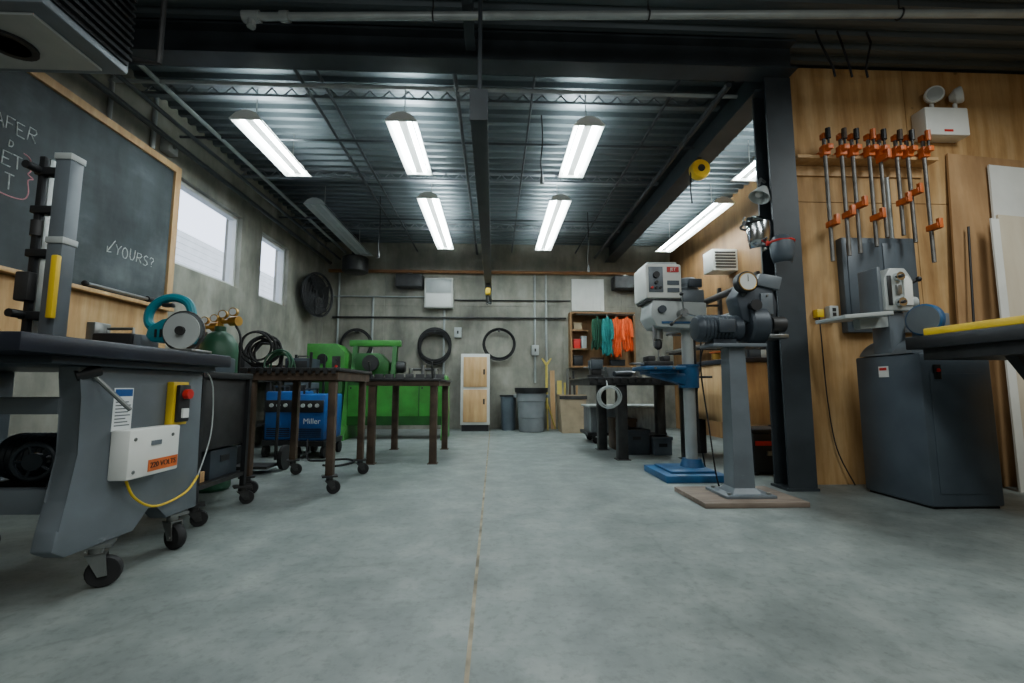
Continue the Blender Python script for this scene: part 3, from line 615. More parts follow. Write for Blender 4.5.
# plywood bench behind the column
t=thing('plywood_bench','plywood fronted workbench with dark top behind the steel column','workbench',(3.1,5.1,0),world=True)
MB().box(2.52,3.64,4.6,5.7,1.07,1.12,.005).build('top','slab',t); MB().box(2.55,3.62,4.64,5.68,.42,1.069,.004).build('cabinet','wood',t)
for x in (2.6,3.52):
    for y in (4.7,5.62): MB().box(x-.04,x+.04,y-.04,y+.04,0,.419).build('leg','black',t)
MB().box(3.12,3.125,4.635,4.6395,.45,1.05).build('door_gap','black',t)
for x in (3.04,3.2): MB().cyl((x,4.6395,.78),(x,4.62,.78),.014,n=10).build('knob','steel',t)
t=thing('tool_chest','black tool chest with red trim on the floor behind the column','tool chest',(2.6,4.35,0),world=True)
MB().box(2.4,2.76,4.15,4.5,.02,.38,.01).build('body','black',t); MB().box(2.39,2.77,4.14,4.51,.38,.42,.008).build('lid','black',t)
MB().box(2.42,2.74,4.142,4.1495,.27,.31).build('red_trim','red',t); MB().box(2.52,2.64,4.13,4.1495,.18,.22).build('latch','steel',t)
for x in (2.4,2.72): MB().box(x,x+.04,4.15,4.5,0,.02).build('skid','rubber',t)
# clutter on the plywood bench and stock rack on the right wall
t=thing('paint_can','grey metal can with wire handle on the plywood bench','can',(2.75,4.95,1.1205)); MB().lathe([(.085,0),(.085,.18),(.09,.182),(.09,.19),(.07,.19)],n=22).build('body','galv',t); MB().tube([(-.088,0,.16),(-.06,0,.24),(.06,0,.24),(.088,0,.16)],.004).build('handle','steel',t)
t=thing('parts_case','dark blue parts case with small drawers on the plywood bench','case',(3.15,5.2,1.1205)); MB().box(-.22,.22,-.12,.12,0,.36,.008).build('body','dslate',t)
for i in range(3):
    for j in range(3): MB().box(-.2+i*.137,-.075+i*.137,-.128,-.1201,.025+j*.11,.12+j*.11,.003).build('drawer','lgrey' if (i+j)%2 else 'bgrey',t)
t=thing('spool','orange spool of wire on the plywood bench','spool',(2.72,5.35,1.1205)); MB().lathe([(.02,0),(.1,0),(.1,.012),(.06,.014),(.06,.1),(.1,.102),(.1,.114),(.02,.114)],n=24).build('flanges','orange',t); MB().lathe([(.061,.016),(.078,.02),(.078,.095),(.061,.1)],n=24).build('wire','brass',t)
t=thing('stock_rack','steel wall rack with arms holding metal stock on the right wall','rack',(3.55,7.0,1.3),world=True)
for y in (5.95,7.0,8.1):
    o=MB().box(3.6,3.648,y-.03,y+.03,1.3,2.4).build('upright','dsteel',t)
    for z in (1.4,1.75,2.1): MB().box(3.2,3.6,y-.02,y+.02,z,z+.03).build('arm','dsteel',o)
for i,(x,z,r,m,lab) in enumerate(((3.28,1.4305,.03,'steel','bright steel tube on the lowest arm of the stock rack'),(3.44,1.4305,.05,'rust','rusty pipe on the lowest arm of the stock rack, by the wall'),(3.3,1.7805,.035,'galv','dull grey pipe on the middle arm of the stock rack'),(3.44,1.7805,.04,'brownpipe','brown pipe on the middle arm of the stock rack'),(3.4,2.1305,.05,'dsteel','dark pipe on the top arm of the stock rack'))):
    tag(MB().cyl((x,5.8,z+r),(x,8.4,z+r),r,n=14).build('stock_pipe',m),lab,'pipe','metal stock on the wall rack')
t=thing('wall_shelf','narrow brown wooden shelf on the right wall above the plywood bench','shelf',(3.5,5.15,1.8),world=True)
MB().box(3.3,3.649,4.65,5.7,1.8,1.83).build('board','plydark',t)
for y in (4.8,5.55): MB().prism([(3.64,1.6),(3.649,1.6),(3.649,1.799),(3.36,1.799)],'y',y-.015,y+.015).build('bracket','black',t)
for x,y,h,m,lab in ((3.45,4.82,.26,'red','red tin on the brown wall shelf'),(3.45,5.15,.2,'card','tan carton on the brown wall shelf'),(3.45,5.48,.3,'dslate','dark slate tin on the brown wall shelf')):
    t=thing('shelf_tin',lab,'tin',(x,y,1.8305)); MB().box(-.1,.1,-.1,.1,0,h,.012).build('body',m,t); MB().box(-.104,.104,-.104,.104,h,h+.02,.004).build('lid','lgrey',t)
# ------------------------------------------------------------------ drill press
t=thing('drill_press','tall blue and white drill press beside the heavy table','drill press',(1.7,4.15,0),world=True)
MB().box(1.46,2.0,3.84,4.42,0,.06,.006).box(1.54,1.94,3.94,4.36,.06,.08,.006).build('base','blue',t)
CX=1.84
MB().cyl((CX,4.2,.08),(CX,4.2,.15),.11,.085,20).build('column_flange','blue',t)
MB().cyl((CX,4.2,.15),(CX,4.2,1.66),.054,n=24).build('column','lgrey',t)
MB().cyl((CX,4.2,.80),(CX,4.2,1.0),.092,n=22).cyl((CX,4.2,1.0),(CX,4.2,1.02),.102,n=22).prism([(1.44,.92),(CX,.81),(CX,.93),(1.44,.955)],'y',4.13,4.27,.012).build('table_arm','blue',t)
MB().box(CX+.055,CX+.075,4.185,4.215,.2,1.3).build('rack_bar','dsteel',t)
o=MB().box(1.36,1.74,4.0,4.4,.965,1.0,.01).build('work_table','blue',t)
MB().box(1.42,1.68,4.05,4.35,.93,.9649,.008).build('table_rib','blue',o)
mb=MB()
for y in (4.05,4.2,4.35): mb.box(1.37,1.73,y-.008,y+.008,1.0002,1.002)
mb.build('slot','black',o)
MB().box(1.42,1.66,4.1,4.32,1.0025,1.05,.008).build('vise','dsteel',o)
MB().box(1.44,1.5,4.12,4.3,1.05,1.1,.006).build('vise_jaw','dsteel',o); MB().box(1.58,1.64,4.12,4.3,1.05,1.1,.006).build('vise_jaw','dsteel',o)
MB().cyl((1.42,4.21,1.03),(1.3,4.21,1.03),.01,n=8).cyl((1.3,4.15,1.03),(1.3,4.27,1.03),.007,n=8).build('vise_handle','steel',o)
for x in (1.45,1.62): MB().cyl((x,4.0,.98),(x,3.985,.98),.012,n=6).build('bolt','steel',o)
MB().cyl((1.9,4.1,.9),(1.98,4.02,.9),.01,n=8).build('table_crank','black',t)
MB().prism([(1.5,1.36),(1.92,1.34),(1.97,1.42),(1.97,1.59),(1.46,1.61),(1.44,1.46)],'y',4.04,4.36,.015).build('head','lgrey',t)
MB().box(1.54,1.9,4.03,4.0399,1.39,1.41).build('head_trim','blue',t)
MB().box(1.40,1.74,4.03,4.39,1.625,1.95,.02).build('gearbox','white',t)
MB().box(1.43,1.71,4.06,4.36,1.95,1.975,.008).build('top_cover','lgrey',t)
MB().box(1.42,1.72,4.05,4.37,1.605,1.6245).build('seam','black',t)
MB().box(1.75,1.97,4.07,4.33,1.592,1.72,.02).build('belt_cover','grey',t)
MB().lathe([(.09,0),(.1,.02),(.1,.03),(.093,.035),(.093,.06),(.1,.065),(.1,.11),(.07,.13)],(1.86,4.2,1.72),(0,0,1),20).build('motor','grey',t)
MB().box(1.82,1.94,4.05,4.09,1.74,1.82,.006).build('motor_box','dslate',t)
o=MB().box(1.6,1.71,4.022,4.0295,1.87,1.92).build('name_plate','red',t); text('name_text','JET',.04,'white',o,(1.655,4.021,1.895),FRONT)
o=MB().box(1.425,1.56,4.02,4.0295,1.68,1.92,.004).build('control_panel','grey',t)
for x,z in ((1.45,1.72),(1.49,1.72),(1.53,1.72)): MB().cyl((x,4.02,z),(x,4.0,z),.012,n=12).build('button','red' if x<1.46 else 'black',o)
MB().cyl((1.492,4.02,1.84),(1.492,3.995,1.84),.03,n=16).build('dial','black',o); MB().cyl((1.492,4.02,1.77),(1.492,4.0,1.77),.016,n=12).build('dial','dsteel',o)
for z in (1.68,1.75): MB().box(1.6,1.71,4.023,4.0295,z,z+.04).build('badge','bgrey',t)
o=MB().cyl((1.72,4.05,1.48),(1.72,3.96,1.48),.04,n=16).build('feed_hub','steel',t)
for k in range(3):
    a=R(100+120*k); MB().cyl((1.72,3.97,1.48),(1.72+.16*math.cos(a),3.94,1.48+.16*math.sin(a)),.007,n=8).build('feed_spoke','chrome',o); MB().ball((1.72+.17*math.cos(a),3.94,1.48+.17*math.sin(a)),.018).build('feed_knob','black',o)
MB().cyl((1.54,4.04,1.52),(1.54,4.0,1.52),.035,n=16).build('depth_dial','dslate',t)
MB().cyl((1.56,4.2,1.36),(1.56,4.2,1.26),.045,n=16).build('quill','steel',t); MB().lathe([(.02,0),(.036,-.03),(.034,-.08),(.012,-.1)],(1.56,4.2,1.26),(0,0,1),16).build('chuck','dsteel',t); MB().cyl((1.56,4.2,1.17),(1.56,4.2,1.06),.007,n=8).build('bit','steel',t)
MB().cyl((1.48,4.1,1.38),(1.48,4.1,1.18),.008,n=8).build('depth_stop','steel',t)
MB().tube(cat([(1.94,4.3,1.7),(2.02,4.3,1.5),(2.0,4.28,1.1),(1.95,4.3,.6),(2.04,4.36,.012)]),.007).build('power_cord','rubber',t)
# ------------------------------------------------------------------ pedestal grinder
t=thing('pedestal_grinder','grey pedestal grinder bolted to a wooden base board','grinder',(1.79,3.3,0))
t.location=(1.79,3.3,0); OFF[t.name]=Vector((1.72,3.36,0))
MB().box(1.34,2.06,3.1,3.62,0,.035,.004).build('base_board','bwood',t)
MB().box(1.54,1.9,3.2,3.52,.035,.055,.004).build('floor_flange','grey',t)
s2=math.sqrt(2)
MB().lathe([(.105*s2,.055),(.075*s2,.09),(.06*s2,1.1)],(1.72,3.36,0),(0,0,1),4,PI/4).build('pedestal','grey',t)
for x in (1.58,1.86):
    for y in (3.24,3.48): MB().cyl((x,y,.055),(x,y,.07),.014,n=6).build('bolt','steel',t)
MB().box(1.52,1.92,3.25,3.47,1.1,1.125,.004).build('saddle','grey',t)
fins=[q for k in range(9) for q in ((.105,.05+k*.028),(.095,.062+k*.028))]
MB().lathe([(.05,0),(.085,.005),(.1,.03)]+fins+[(.1,.31),(.1,.34)],(1.43,3.36,1.245),(1,0,0),24).box(1.55,1.72,3.3,3.42,1.125,1.16).build('motor','dslate',t)
MB().box(1.56,1.68,3.22,3.28,1.2,1.3,.008).build('terminal_box','dslate',t)
MB().lathe([(.03,-.07),(.14,-.07),(.152,-.055),(.152,.055),(.14,.07),(.03,.07)],(1.88,3.36,1.27),(1,0,0),28).build('wheel_guard','dslate',t)
MB().prism([(1.76,1.3),(2.0,1.2),(2.03,1.42),(1.99,1.58),(1.8,1.6),(1.72,1.48)],'y',3.27,3.44,.015).build('head_casting','dslate',t)
MB().prism([(1.86,1.56),(2.04,1.52),(2.07,1.62),(1.9,1.65)],'y',3.25,3.46,.01).build('top_guard','grey',t)
MB().box(1.93,2.07,3.22,3.4,1.16,1.19,.005).build('tool_rest','steel',t)
MB().cyl((1.98,3.3,1.27),(2.08,3.3,1.27),.06,n=18).build('spindle_cap','dsteel',t)
MB().box(1.9,1.99,3.258,3.2699,1.34,1.5,.004).build('cover_plate','grey',t)
for z in (1.36,1.48): MB().cyl((1.945,3.258,z),(1.945,3.25,z),.008,n=6).build('bolt','steel',t)
o=MB().lathe([(.0,-.035),(.07,-.035),(.078,-.03),(.078,.03),(.03,.035)],(1.77,3.23,1.57),(0,1,0),26).build('dial','black',t)
MB().lathe([(.0,-.003),(.06,-.003),(.06,.0)],(1.77,3.194,1.57),(0,1,0),24).build('dial_face','offwhite',o)
MB().ring((1.77,3.193,1.57),(0,1,0),.064,.004,24,6).build('dial_ring','brass',o)
MB().box(1.768,1.772,3.188,3.1905,1.57,1.62).build('dial_pointer','black',o)
MB().cyl((1.77,3.26,1.51),(1.8,3.33,1.45),.02,n=10).build('dial_arm','steel',t)
MB().cyl((1.83,3.27,1.4),(1.83,3.22,1.4),.03,n=14).cyl((1.83,3.22,1.4),(1.83,3.2,1.4),.042,n=14).build('hand_knob','black',t)
MB().tube(cat([(1.6,3.46,1.2),(1.55,3.53,1.0),(1.6,3.54,.5),(1.66,3.55,.06),(1.75,3.56,.045)]),.006).build('power_cord','rubber',t)
# ------------------------------------------------------------------ disc sander
t=thing('disc_sander','grey cabinet disc and belt sander in front of the plywood wall','sander',(3.15,3.22,0),world=True)
MB().box(2.9,3.4,2.95,3.5,.015,1.04,.015).build('cabinet','bgrey',t)
MB().box(2.92,3.38,2.97,3.48,0,.014).build('plinth','black',t)
MB().box(2.955,3.345,2.944,2.9499,.1,.9,.002).build('door','bgrey',t)
o=MB().box(2.985,3.035,2.94,2.9499,.86,.96,.004).build('switch','black',t); MB().cyl((3.01,2.94,.92),(3.01,2.93,.92),.012,n=10).build('button','red',o)
o=MB().box(2.893,2.8995,3.2,3.28,.88,.96).build('warning_label','white',t); MB().box(2.891,2.8928,3.21,3.27,.93,.95).build('red_band','red',o)
MB().prism([(3.15+.27*math.cos(R(k*9)),.98+.27*math.sin(R(k*9))*.75) for k in range(2,19)],'y',3.0,3.45).build('wheel_cover','grey',t)
MB().box(2.9,3.02,3.16,3.32,1.04,1.36,.01).build('column','grey',t)
MB().prism([(2.85,1.36),(3.06,1.36),(3.07,1.6),(3.02,1.68),(2.9,1.68),(2.85,1.6)],'y',3.12,3.34,.015).build('belt_head','lgrey',t)
MB().box(2.82,2.85,3.14,3.32,1.35,1.69,.008).build('sanding_belt','grey',t)
for z in (1.42,1.61):
    o=MB().cyl((2.95,3.12,z),(2.95,3.085,z),.032,n=18).build('roller_cap','chrome',t); MB().cyl((2.95,3.085,z),(2.95,3.07,z),.012,n=8).build('nut','dsteel',o)
MB().prism([(2.99,1.4),(3.05,1.4),(3.055,1.58),(3.02,1.62),(2.99,1.6)],'y',3.108,3.1195,.003).build('side_cover','white',t)
MB().box(2.87,2.9,3.112,3.1195,1.4,1.62,.003).build('tracking_slot','black',t)
MB().box(2.93,2.97,3.105,3.1195,1.48,1.55,.004).build('tracking_block','steel',t)
MB().cyl((3.06,3.2,1.55),(3.14,3.16,1.6),.012,n=8).ball((3.15,3.155,1.605),.02).build('tension_handle','black',t)
MB().cyl((3.06,3.22,1.44),(3.16,3.22,1.44),.045,n=18).build('drive_housing','lgrey',t)
mb=MB(); mb.M=Matrix.Translation((2.68,3.2,1.32))@Matrix.Rotation(R(-5),4,'Y'); mb.box(-.2,.16,-.15,.15,-.014,.014,.004).box(.0,.22,-.03,.03,-.09,-.014); mb.build('belt_table','lgrey',t)
MB().lathe([(0,-.02),(.1,-.02),(.11,-.012),(.11,.02),(.04,.03),(.04,.1)],(2.98,2.97,1.27),(.95,.3,0),28).build('sanding_disc','blue',t)
MB().lathe([(0,-.003),(.098,-.003),(.098,0)],(2.961,2.964,1.27),(.95,.3,0),28).build('abrasive_face','grey',t)
MB().box(3.04,3.22,3.02,3.14,1.15,1.33,.01).build('disc_motor','grey',t)
# black machine table at right edge
t=thing('machine_table','black machine table with thick top at the right edge','table',(3.4,2.4,0),world=True)
MB().box(2.72,3.95,1.95,2.86,1.05,1.13,.006).build('top','black',t); MB().box(2.78,3.9,2.0,2.8,.98,1.049).build('apron','dsteel',t)
MB().prism([(3.4,.3),(3.5,.3),(3.0,.979),(2.9,.979)],'y',2.38,2.44).build('brace','black',t); MB().box(3.4,3.8,2.15,2.65,.03,.979,.01).build('pedestal','black',t); MB().box(3.35,3.85,2.1,2.7,0,.03).build('foot','black',t)
MB().box(2.73,2.9,1.96,2.74,1.1305,1.175,.006).build('fence_board','yellow',t)
# ------------------------------------------------------------------ partition wall fittings
t=thing('clamp_rack','wooden rack rail for bar clamps on the plywood wall','rack',(3.2,3.7,2.74),world=True)
MB().box(2.6,3.86,3.58,3.739,2.77,2.8,.004).build('shelf_rail','wood',t); MB().box(2.62,3.84,3.72,3.739,2.68,2.769).build('back_strip','wood',t)
names=['first from the left','second from the left','third from the left','fourth from the left','fourth from the right','third from the right','second from the right','last at the right end']
lens=[.95,.9,.88,.82,.74,.72,.78,.95]
for i in range(8):
    x=2.83+i*.122+(.012 if i%2 else -.012); L=lens[i]
    t=thing('bar_clamp','orange jawed bar clamp on the rack, '+names[i],'clamp',(x,3.55,2.801),R(random.uniform(-6,6)),'bar clamps on the rack')
    MB().cyl((0,0,-L),(0,0,.16),.0155,n=12).build('bar','csteel',t)
    MB().box(-.024,.024,-.075,.028,.0,.045,.006).box(-.03,.03,-.032,.028,-.03,.06,.006).box(-.02,.02,.028,.09,.002,.03,.004).build('fixed_jaw','orange',t)
    z=[-.78,-.7,-.62,-.72,-.2,-.58,-.5,-.8][i]+.12
    MB().box(-.024,.024,-.08,.026,z,z+.05,.006).box(-.018,.018,-.092,-.06,z,z+.085,.005).build('sliding_jaw','orange',t)
    o=MB().cyl((0,-.05,.02),(0,-.05,.16),.009,n=8).build('screw','dsteel',t)
    MB().cyl((0,-.05,.1),(0,-.05,.19),.02,n=10).build('handle',['black','rust','black','orange'][i%4],o)
    MB().box(-.022,.022,-.024,.024,.12,.17,.005).build('end_stop','orange',t)
t=thing('emergency_light','white emergency light box with two lamp heads on the plywood wall','emergency light',(4.0,3.7,3.02),world=True)
MB().box(3.8,4.2,3.6,3.739,3.02,3.28,.012).build('case','white',t)
for x,a,dz in ((3.94,-.35,-.15),(4.16,.75,.1)):
    o=MB().cyl((x,3.67,3.28),(x,3.67,3.36),.016,n=10).build('bracket','white',t)
    d=Vector((a,-.75,dz)).normalized(); MB().lathe([(.025,-.05),(.066,-.01),(.074,.03),(.068,.04),(0,.03)],Vector((x,3.65,3.42)),d,24).build('lamp_head','white',o)
    MB().lathe([(0,.0),(.058,.0),(.058,.004),(0,.006)],Vector((x,3.65,3.42))+d*.038,d,22).build('lens','lgrey',o)
MB().box(3.96,4.04,3.597,3.5995,3.05,3.07).build('indicator','red',t)
t=thing('breaker_panel','flat blue-grey electrical panel on the wall below the clamps','electrical panel',(3.32,3.69,1.27),world=True)
MB().box(3.0,3.66,3.67,3.739,1.27,2.1,.008).build('case','bgrey',t); MB().box(3.04,3.32,3.662,3.6699,1.32,2.05,.004).build('door','bgrey',t); MB().box(3.36,3.62,3.662,3.6699,1.32,2.05,.004).build('cover','bgrey',t); MB().box(3.28,3.3,3.65,3.662,1.66,1.74).build('latch','black',t)
MB().cyl((3.5,3.715,2.1),(3.5,3.715,2.67),.018,n=10).build('conduit','pipe',t)
t=thing('wall_outlet','small grey outlet box on the plywood wall near the column','outlet',(2.9,3.71,1.38),world=True)
MB().box(2.86,2.94,3.68,3.739,1.38,1.5,.006).build('box','lgrey',t); MB().box(2.885,2.915,3.677,3.6799,1.41,1.44).build('socket','black',t); MB().box(2.885,2.915,3.677,3.6799,1.45,1.48).build('socket','black',t)
t=thing('yellow_plug','yellow plug with cord on the plywood wall beside the outlet','plug',(2.78,3.71,1.4),world=True)
MB().box(2.75,2.81,3.68,3.739,1.4,1.47,.008).build('plug_body','yellow',t); MB().tube(cat([(2.78,3.7,1.4),(2.77,3.68,1.2),(2.8,3.7,.7),(2.85,3.7,.3),(2.95,3.66,.012)]),.005).build('cord','rubber',t)
# leaning sheets: they lean back on the wall and a little to the right
def lean(name,x0,x1,h,y0,y1,th,m,label,tilt=4.5):
    mb=MB(); a=math.atan2(y1-y0,h); mb.M=Matrix.Translation((x0,y0,.001))@Matrix.Rotation(R(tilt),4,'Y')@Matrix.Rotation(-a,4,'X')
    w=x1-x0; k=w*math.tan(R(tilt))
    mb.prism([(0,0),(w,k),(w,h),(0,h)],'y',0,th); return tag(mb.build(name,m),label,'board')
lean('plywood_sheet',3.86,5.2,2.92,3.6,3.71,.018,'sheet','tall wide brown plywood sheet leaning on the wall at far right')
lean('white_sheet',4.2,5.1,2.8,3.53,3.67,.016,'white','tall white sheet leaning in front of the brown sheet')
lean('pale_sheet',4.16,4.95,2.3,3.45,3.58,.018,'pale','pale tan sheet leaning in front of the tall white sheet')
lean('white_strip',4.05,4.12,2.25,3.40,3.54,.014,'white','narrow white board standing beside the leaning sheets')
tag(MB().cyl((3.86,3.5,0.003),(4.13,3.64,2.2),.009,n=12).build('steel_pole','black'),'thin black pole leaning against the brown sheet','pole')
# ------------------------------------------------------------------ column fittings
def shield(x,y,z,m,band,label,rz,sc):
    t=thing('face_shield',label,'face shield',(x,y,z),rz)
    mb=MB(); n=12; rows=[(0,.09,.0),(.08,.115,.0),(.18,.125,0),(.25,.12,0),(.31,.08,.02),(.335,.02,.05)]
    G=[[mb.v((sc*r*math.cos(PI*(i/n)+PI),sc*(r*1.1*math.sin(PI*(i/n)+PI)+o2),sc*h)) for i in range(n+1)] for h,r,o2 in rows]
    for a,b in zip(G,G[1:]):
        for i in range(n): mb.f([a[i],a[i+1],b[i+1],b[i]])
    o=mb.build('visor',m,t); md=o.modifiers.new('thickness','SOLIDIFY'); md.thickness=.005
    MB().ring((0,-.0,.24*sc),(0,0,1),.122*sc,.01,24,6).build('headband',band,t)
    MB().tube([(0,.1*sc,.25*sc),(0,.12*sc,.34*sc),(0,.1*sc,.36*sc)],.006).build('hook','steel',t)
    MB().cyl((-.128*sc,0,.24*sc),(-.15*sc,0,.24*sc),.02,n=12).build('side_knob',band,t)
    return t
shield(2.2,3.6,1.95,'chrome','black','shiny silver face shield hanging on the side of the steel column',.4,.9)
shield(2.3,3.42,1.79,'bgrey','red','grey face shield with red headband hanging lower on the column',-.3,.72)
t=thing('reflector_lamp','pale dome reflector lamp on an arm at the column','lamp',(2.22,3.6,2.3),world=True)
MB().tube([(2.31,3.6,2.55),(2.26,3.58,2.57),(2.22,3.55,2.5)],.012).build('arm','steel',t); MB().lathe([(.025,.11),(.045,.08),(.085,.0),(.078,.0),(.038,.07)],(2.22,3.55,2.39),(.55,.1,1),24).build('shade','lgrey',t); MB().ball((2.22,3.55,2.42),.03).build('bulb','offwhite',t)
t=thing('cord_reel','yellow round cord reel hanging from the lengthwise beam','cord reel',(2.3,4.75,3.08),world=True)
MB().lathe([(.02,-.05),(.1,-.05),(.11,-.03),(.11,.03),(.1,.05),(.02,.05)],(2.3,4.75,3.24),(0,1,0),26).build('drum','yellow',t); MB().cyl((2.3,4.69,3.24),(2.3,4.7,3.24),.04,n=14).build('hub','black',t); MB().box(2.28,2.32,4.73,4.77,3.33,3.3805).build('bracket','black',t); MB().tube([(2.2,4.75,3.22),(2.19,4.75,3.0),(2.2,4.75,2.85)],.008).build('cord','rubber',t)
t=thing('wall_heater','white slatted wall heater by the right plywood wall','heater',(3.4,6.6,2.5),world=True)
MB().box(3.26,3.649,6.45,6.75,2.55,2.88,.012).build('case','white',t)
mb=MB()
for k in range(6): mb.box(3.3,3.61,6.435,6.449,2.59+k*.045,2.61+k*.045)
mb.build('slats','dsteel',t)
# ------------------------------------------------------------------ back area
t=thing('sheet_metal_brake','long boxy green metalworking machine near the back wall','machine',(-1.55,7.4,0),world=True)
MB().box(-2.3,-.76,7.2,7.62,.22,.92,.004).build('bed','green2',t)
for k in range(4): MB().box(-2.28+k*.37,-1.93+k*.37,7.19,7.1995,.36,.84).build('cover_panel','green',t)
for k in range(4): MB().cyl((-2.24+k*.37,7.19,.8),(-2.24+k*.37,7.18,.8),.015,n=8).build('bolt','dsteel',t)
for x in (-2.36,-.82): MB().prism([(7.05,0),(7.8,0),(7.75,.2),(7.65,.95),(7.3,1.0),(7.15,.2)],'x',x,x+.07,.003).build('end_frame','green',t)
MB().box(-2.28,-.82,7.25,7.5,.9205,.97,.004).build('clamp_beam','dsteel',t)
for k in range(9): MB().box(-2.2+k*.16,-2.07+k*.16,7.2,7.25,.88,1.02,.003).build('finger','dsteel',t)
for x in (-2.3,-1.66): MB().prism([(7.3,.92),(7.44,.92),(7.54,1.5),(7.44,1.58)],'x',x,x+.07).build('counter_arm','green2',t)
MB().box(-2.36,-1.54,7.42,7.54,1.48,1.58,.004).build('cross_beam','green',t)
MB().prism([(-2.24,1.0),(-1.7,1.0),(-1.7,1.2),(-1.85,1.36),(-2.24,1.36)],'y',7.34,7.6,.006).build('drive_housing','green2',t)
MB().lathe([(.05,0),(.09,.02),(.1,.05),(.1,.2),(.08,.24)],(-1.7,7.48,1.14),(1,0,0),20).build('motor','black',t)
MB().lathe([(.03,-.02),(.13,-.02),(.13,.02),(.03,.02)],(-1.98,7.3,1.2),(0,1,0),24).build('pulley','dsteel',t)
for k in range(3): MB().cyl((-1.35+k*.2,7.4,.97),(-1.35+k*.2,7.4,1.12+.05*(k%2)),.035,n=14).build('adjusting_screw','steel',t)
MB().cyl((-1.35,7.4,1.1),(-.9,7.4,1.1),.02,n=10).build('adjusting_bar','dsteel',t)
MB().prism([(-2.95,.98),(-2.36,.98),(-2.36,1.36),(-2.5,1.5),(-2.95,1.5)],'y',7.2,7.6,.006).build('gear_case','green',t); MB().box(-2.9,-2.4,7.25,7.55,0,.979,.004).build('pedestal','green2',t)
MB().lathe([(0,-.01),(.08,-.01),(.08,.01),(0,.012)],(-2.7,7.19,1.26),(0,1,0),24).build('dial','black',t)
MB().box(-2.55,-2.42,7.19,7.1995,1.08,1.3).build('control_plate','dsteel',t)
for z in (1.14,1.24): MB().cyl((-2.48,7.19,z),(-2.48,7.17,z),.02,n=12).build('button','red' if z<1.2 else 'black',t)
for x in (-1.9,-.95): MB().cyl((x,7.12,.8),(x,6.92,1.2),.016,n=10).build('handle_bar','dsteel',t)
def welder(x,y,label,h=.55,tx=True):
    t=thing('welder',label,'welder',(x,y,0),group='blue welding machines')
    MB().box(-.16,.16,-.3,.3,.2,.2+h,.02).build('case','dblue',t)
    o=MB().box(-.15,.15,-.312,-.3001,.52,.66,.006).build('control_panel','black',t)
    for k in (-.08,0,.08): MB().cyl((k,-.312,.6),(k,-.33,.6),.022,n=12).build('knob','lgrey',o)
    if tx: text('brand_text','Miller',.085,'white',t,(.02,-.3015,.42),FRONT)
    MB().tube([(-.12,-.2,.2+h),(-.12,-.2,.26+h),(-.12,.2,.26+h),(-.12,.2,.2+h)],.012).build('handle','black',t)
    mb=MB()
    for k in range(5): mb.box(-.13,.13,-.3045,-.3001,.24+k*.022,.25+k*.022)
    mb.build('vent','black',t)
    MB().box(-.17,.17,-.32,.32,.14,.199).build('undercarriage','black',t)
    for a in (-.15,.15):
        for b in (-.25,.25): MB().lathe([(.03,-.02),(.07,-.018),(.07,.018),(.03,.02)],(a,b,.07),(1,0,0),16).build('wheel','rubber',t)
    return t
welder(-2.1,5.6,'blue wheeled welding machine nearer the aisle, beyond the welding table',.53); welder(-2.5,5.7,'blue wheeled welding machine nearer the left wall',.56,False)
tag(MB().tube(cat([(-2.1,5.26,.22),(-2.05,5.15,.03),(-1.9,5.1,.012),(-1.65,5.2,.012),(-1.5,5.0,.012),(-1.6,4.75,.012),(-1.75,4.8,.012)]),.011).build('welding_lead','rubber'),'black welding lead trailing on the floor from the blue machine','cable')
t=thing('supply_cupboard','narrow white framed cupboard with wooden doors at the back wall','cupboard',(-.35,8.65,0),world=True)
MB().box(-.62,-.08,8.47,8.8,.12,1.44,.006).build('body','offwhite',t); o=MB().box(-.57,-.13,8.45,8.4699,.82,1.38,.004).build('door','wood',t); MB().box(-.2,-.17,8.435,8.4499,1.05,1.15).build('handle','black',o)
o=MB().box(-.57,-.13,8.45,8.4699,.17,.77,.004).build('door','wood',t); MB().box(-.2,-.17,8.435,8.4499,.5,.6).build('handle','black',o); MB().box(-.6,-.1,8.51,8.78,0,.119).build('toe_base','black',t)
t=thing('trash_can','grey ribbed trash can with dark liner by the back wall','trash can',(.7,8.45,0))
MB().lathe([(.22,0),(.235,.01),(.245,.25),(.252,.26),(.252,.29),(.25,.3),(.262,.55),(.27,.56),(.27,.59),(.268,.6),(.28,.76),(.3,.765),(.3,.8),(.275,.8),(.27,.76),(.22,.02)],n=32).build('body','plastic',t); MB().lathe([(.305,.72),(.312,.802),(.29,.806),(.28,.7)],n=32).build('liner','black',t)
for s in (-1,1): MB().box(s*.3-.03,s*.3+.03,-.06,.06,.62,.68,.008).build('handle','plastic',t)
t=thing('small_bin','slim dark grey bin left of the ribbed trash can','bin',(.28,8.72,0))
MB().lathe([(.13,0),(.15,.62),(.165,.63),(.165,.66),(.14,.66),(.12,.02)],n=24).build('body','bgrey',t); MB().lathe([(.168,.64),(.172,.662),(.15,.668)],n=24).build('rim','black',t)
t=thing('scrap_bin','tan square bin full of metal offcuts right of the trash can','bin',(1.42,8.3,0))
MB().prism([(-.2,0),(.2,0),(.24,.68),(.225,.68),(.19,.015),(-.19,.015),(-.225,.68),(-.24,.68)],'y',-.22,.22).prism([(-.2,0),(.2,0),(.24,.68),(-.24,.68)],'y',-.235,-.22).prism([(-.2,0),(.2,0),(.24,.68),(-.24,.68)],'y',.22,.235).build('body','card',t)
MB().box(-.25,.25,-.245,-.236,.6,.66).build('front_band','dsteel',t)
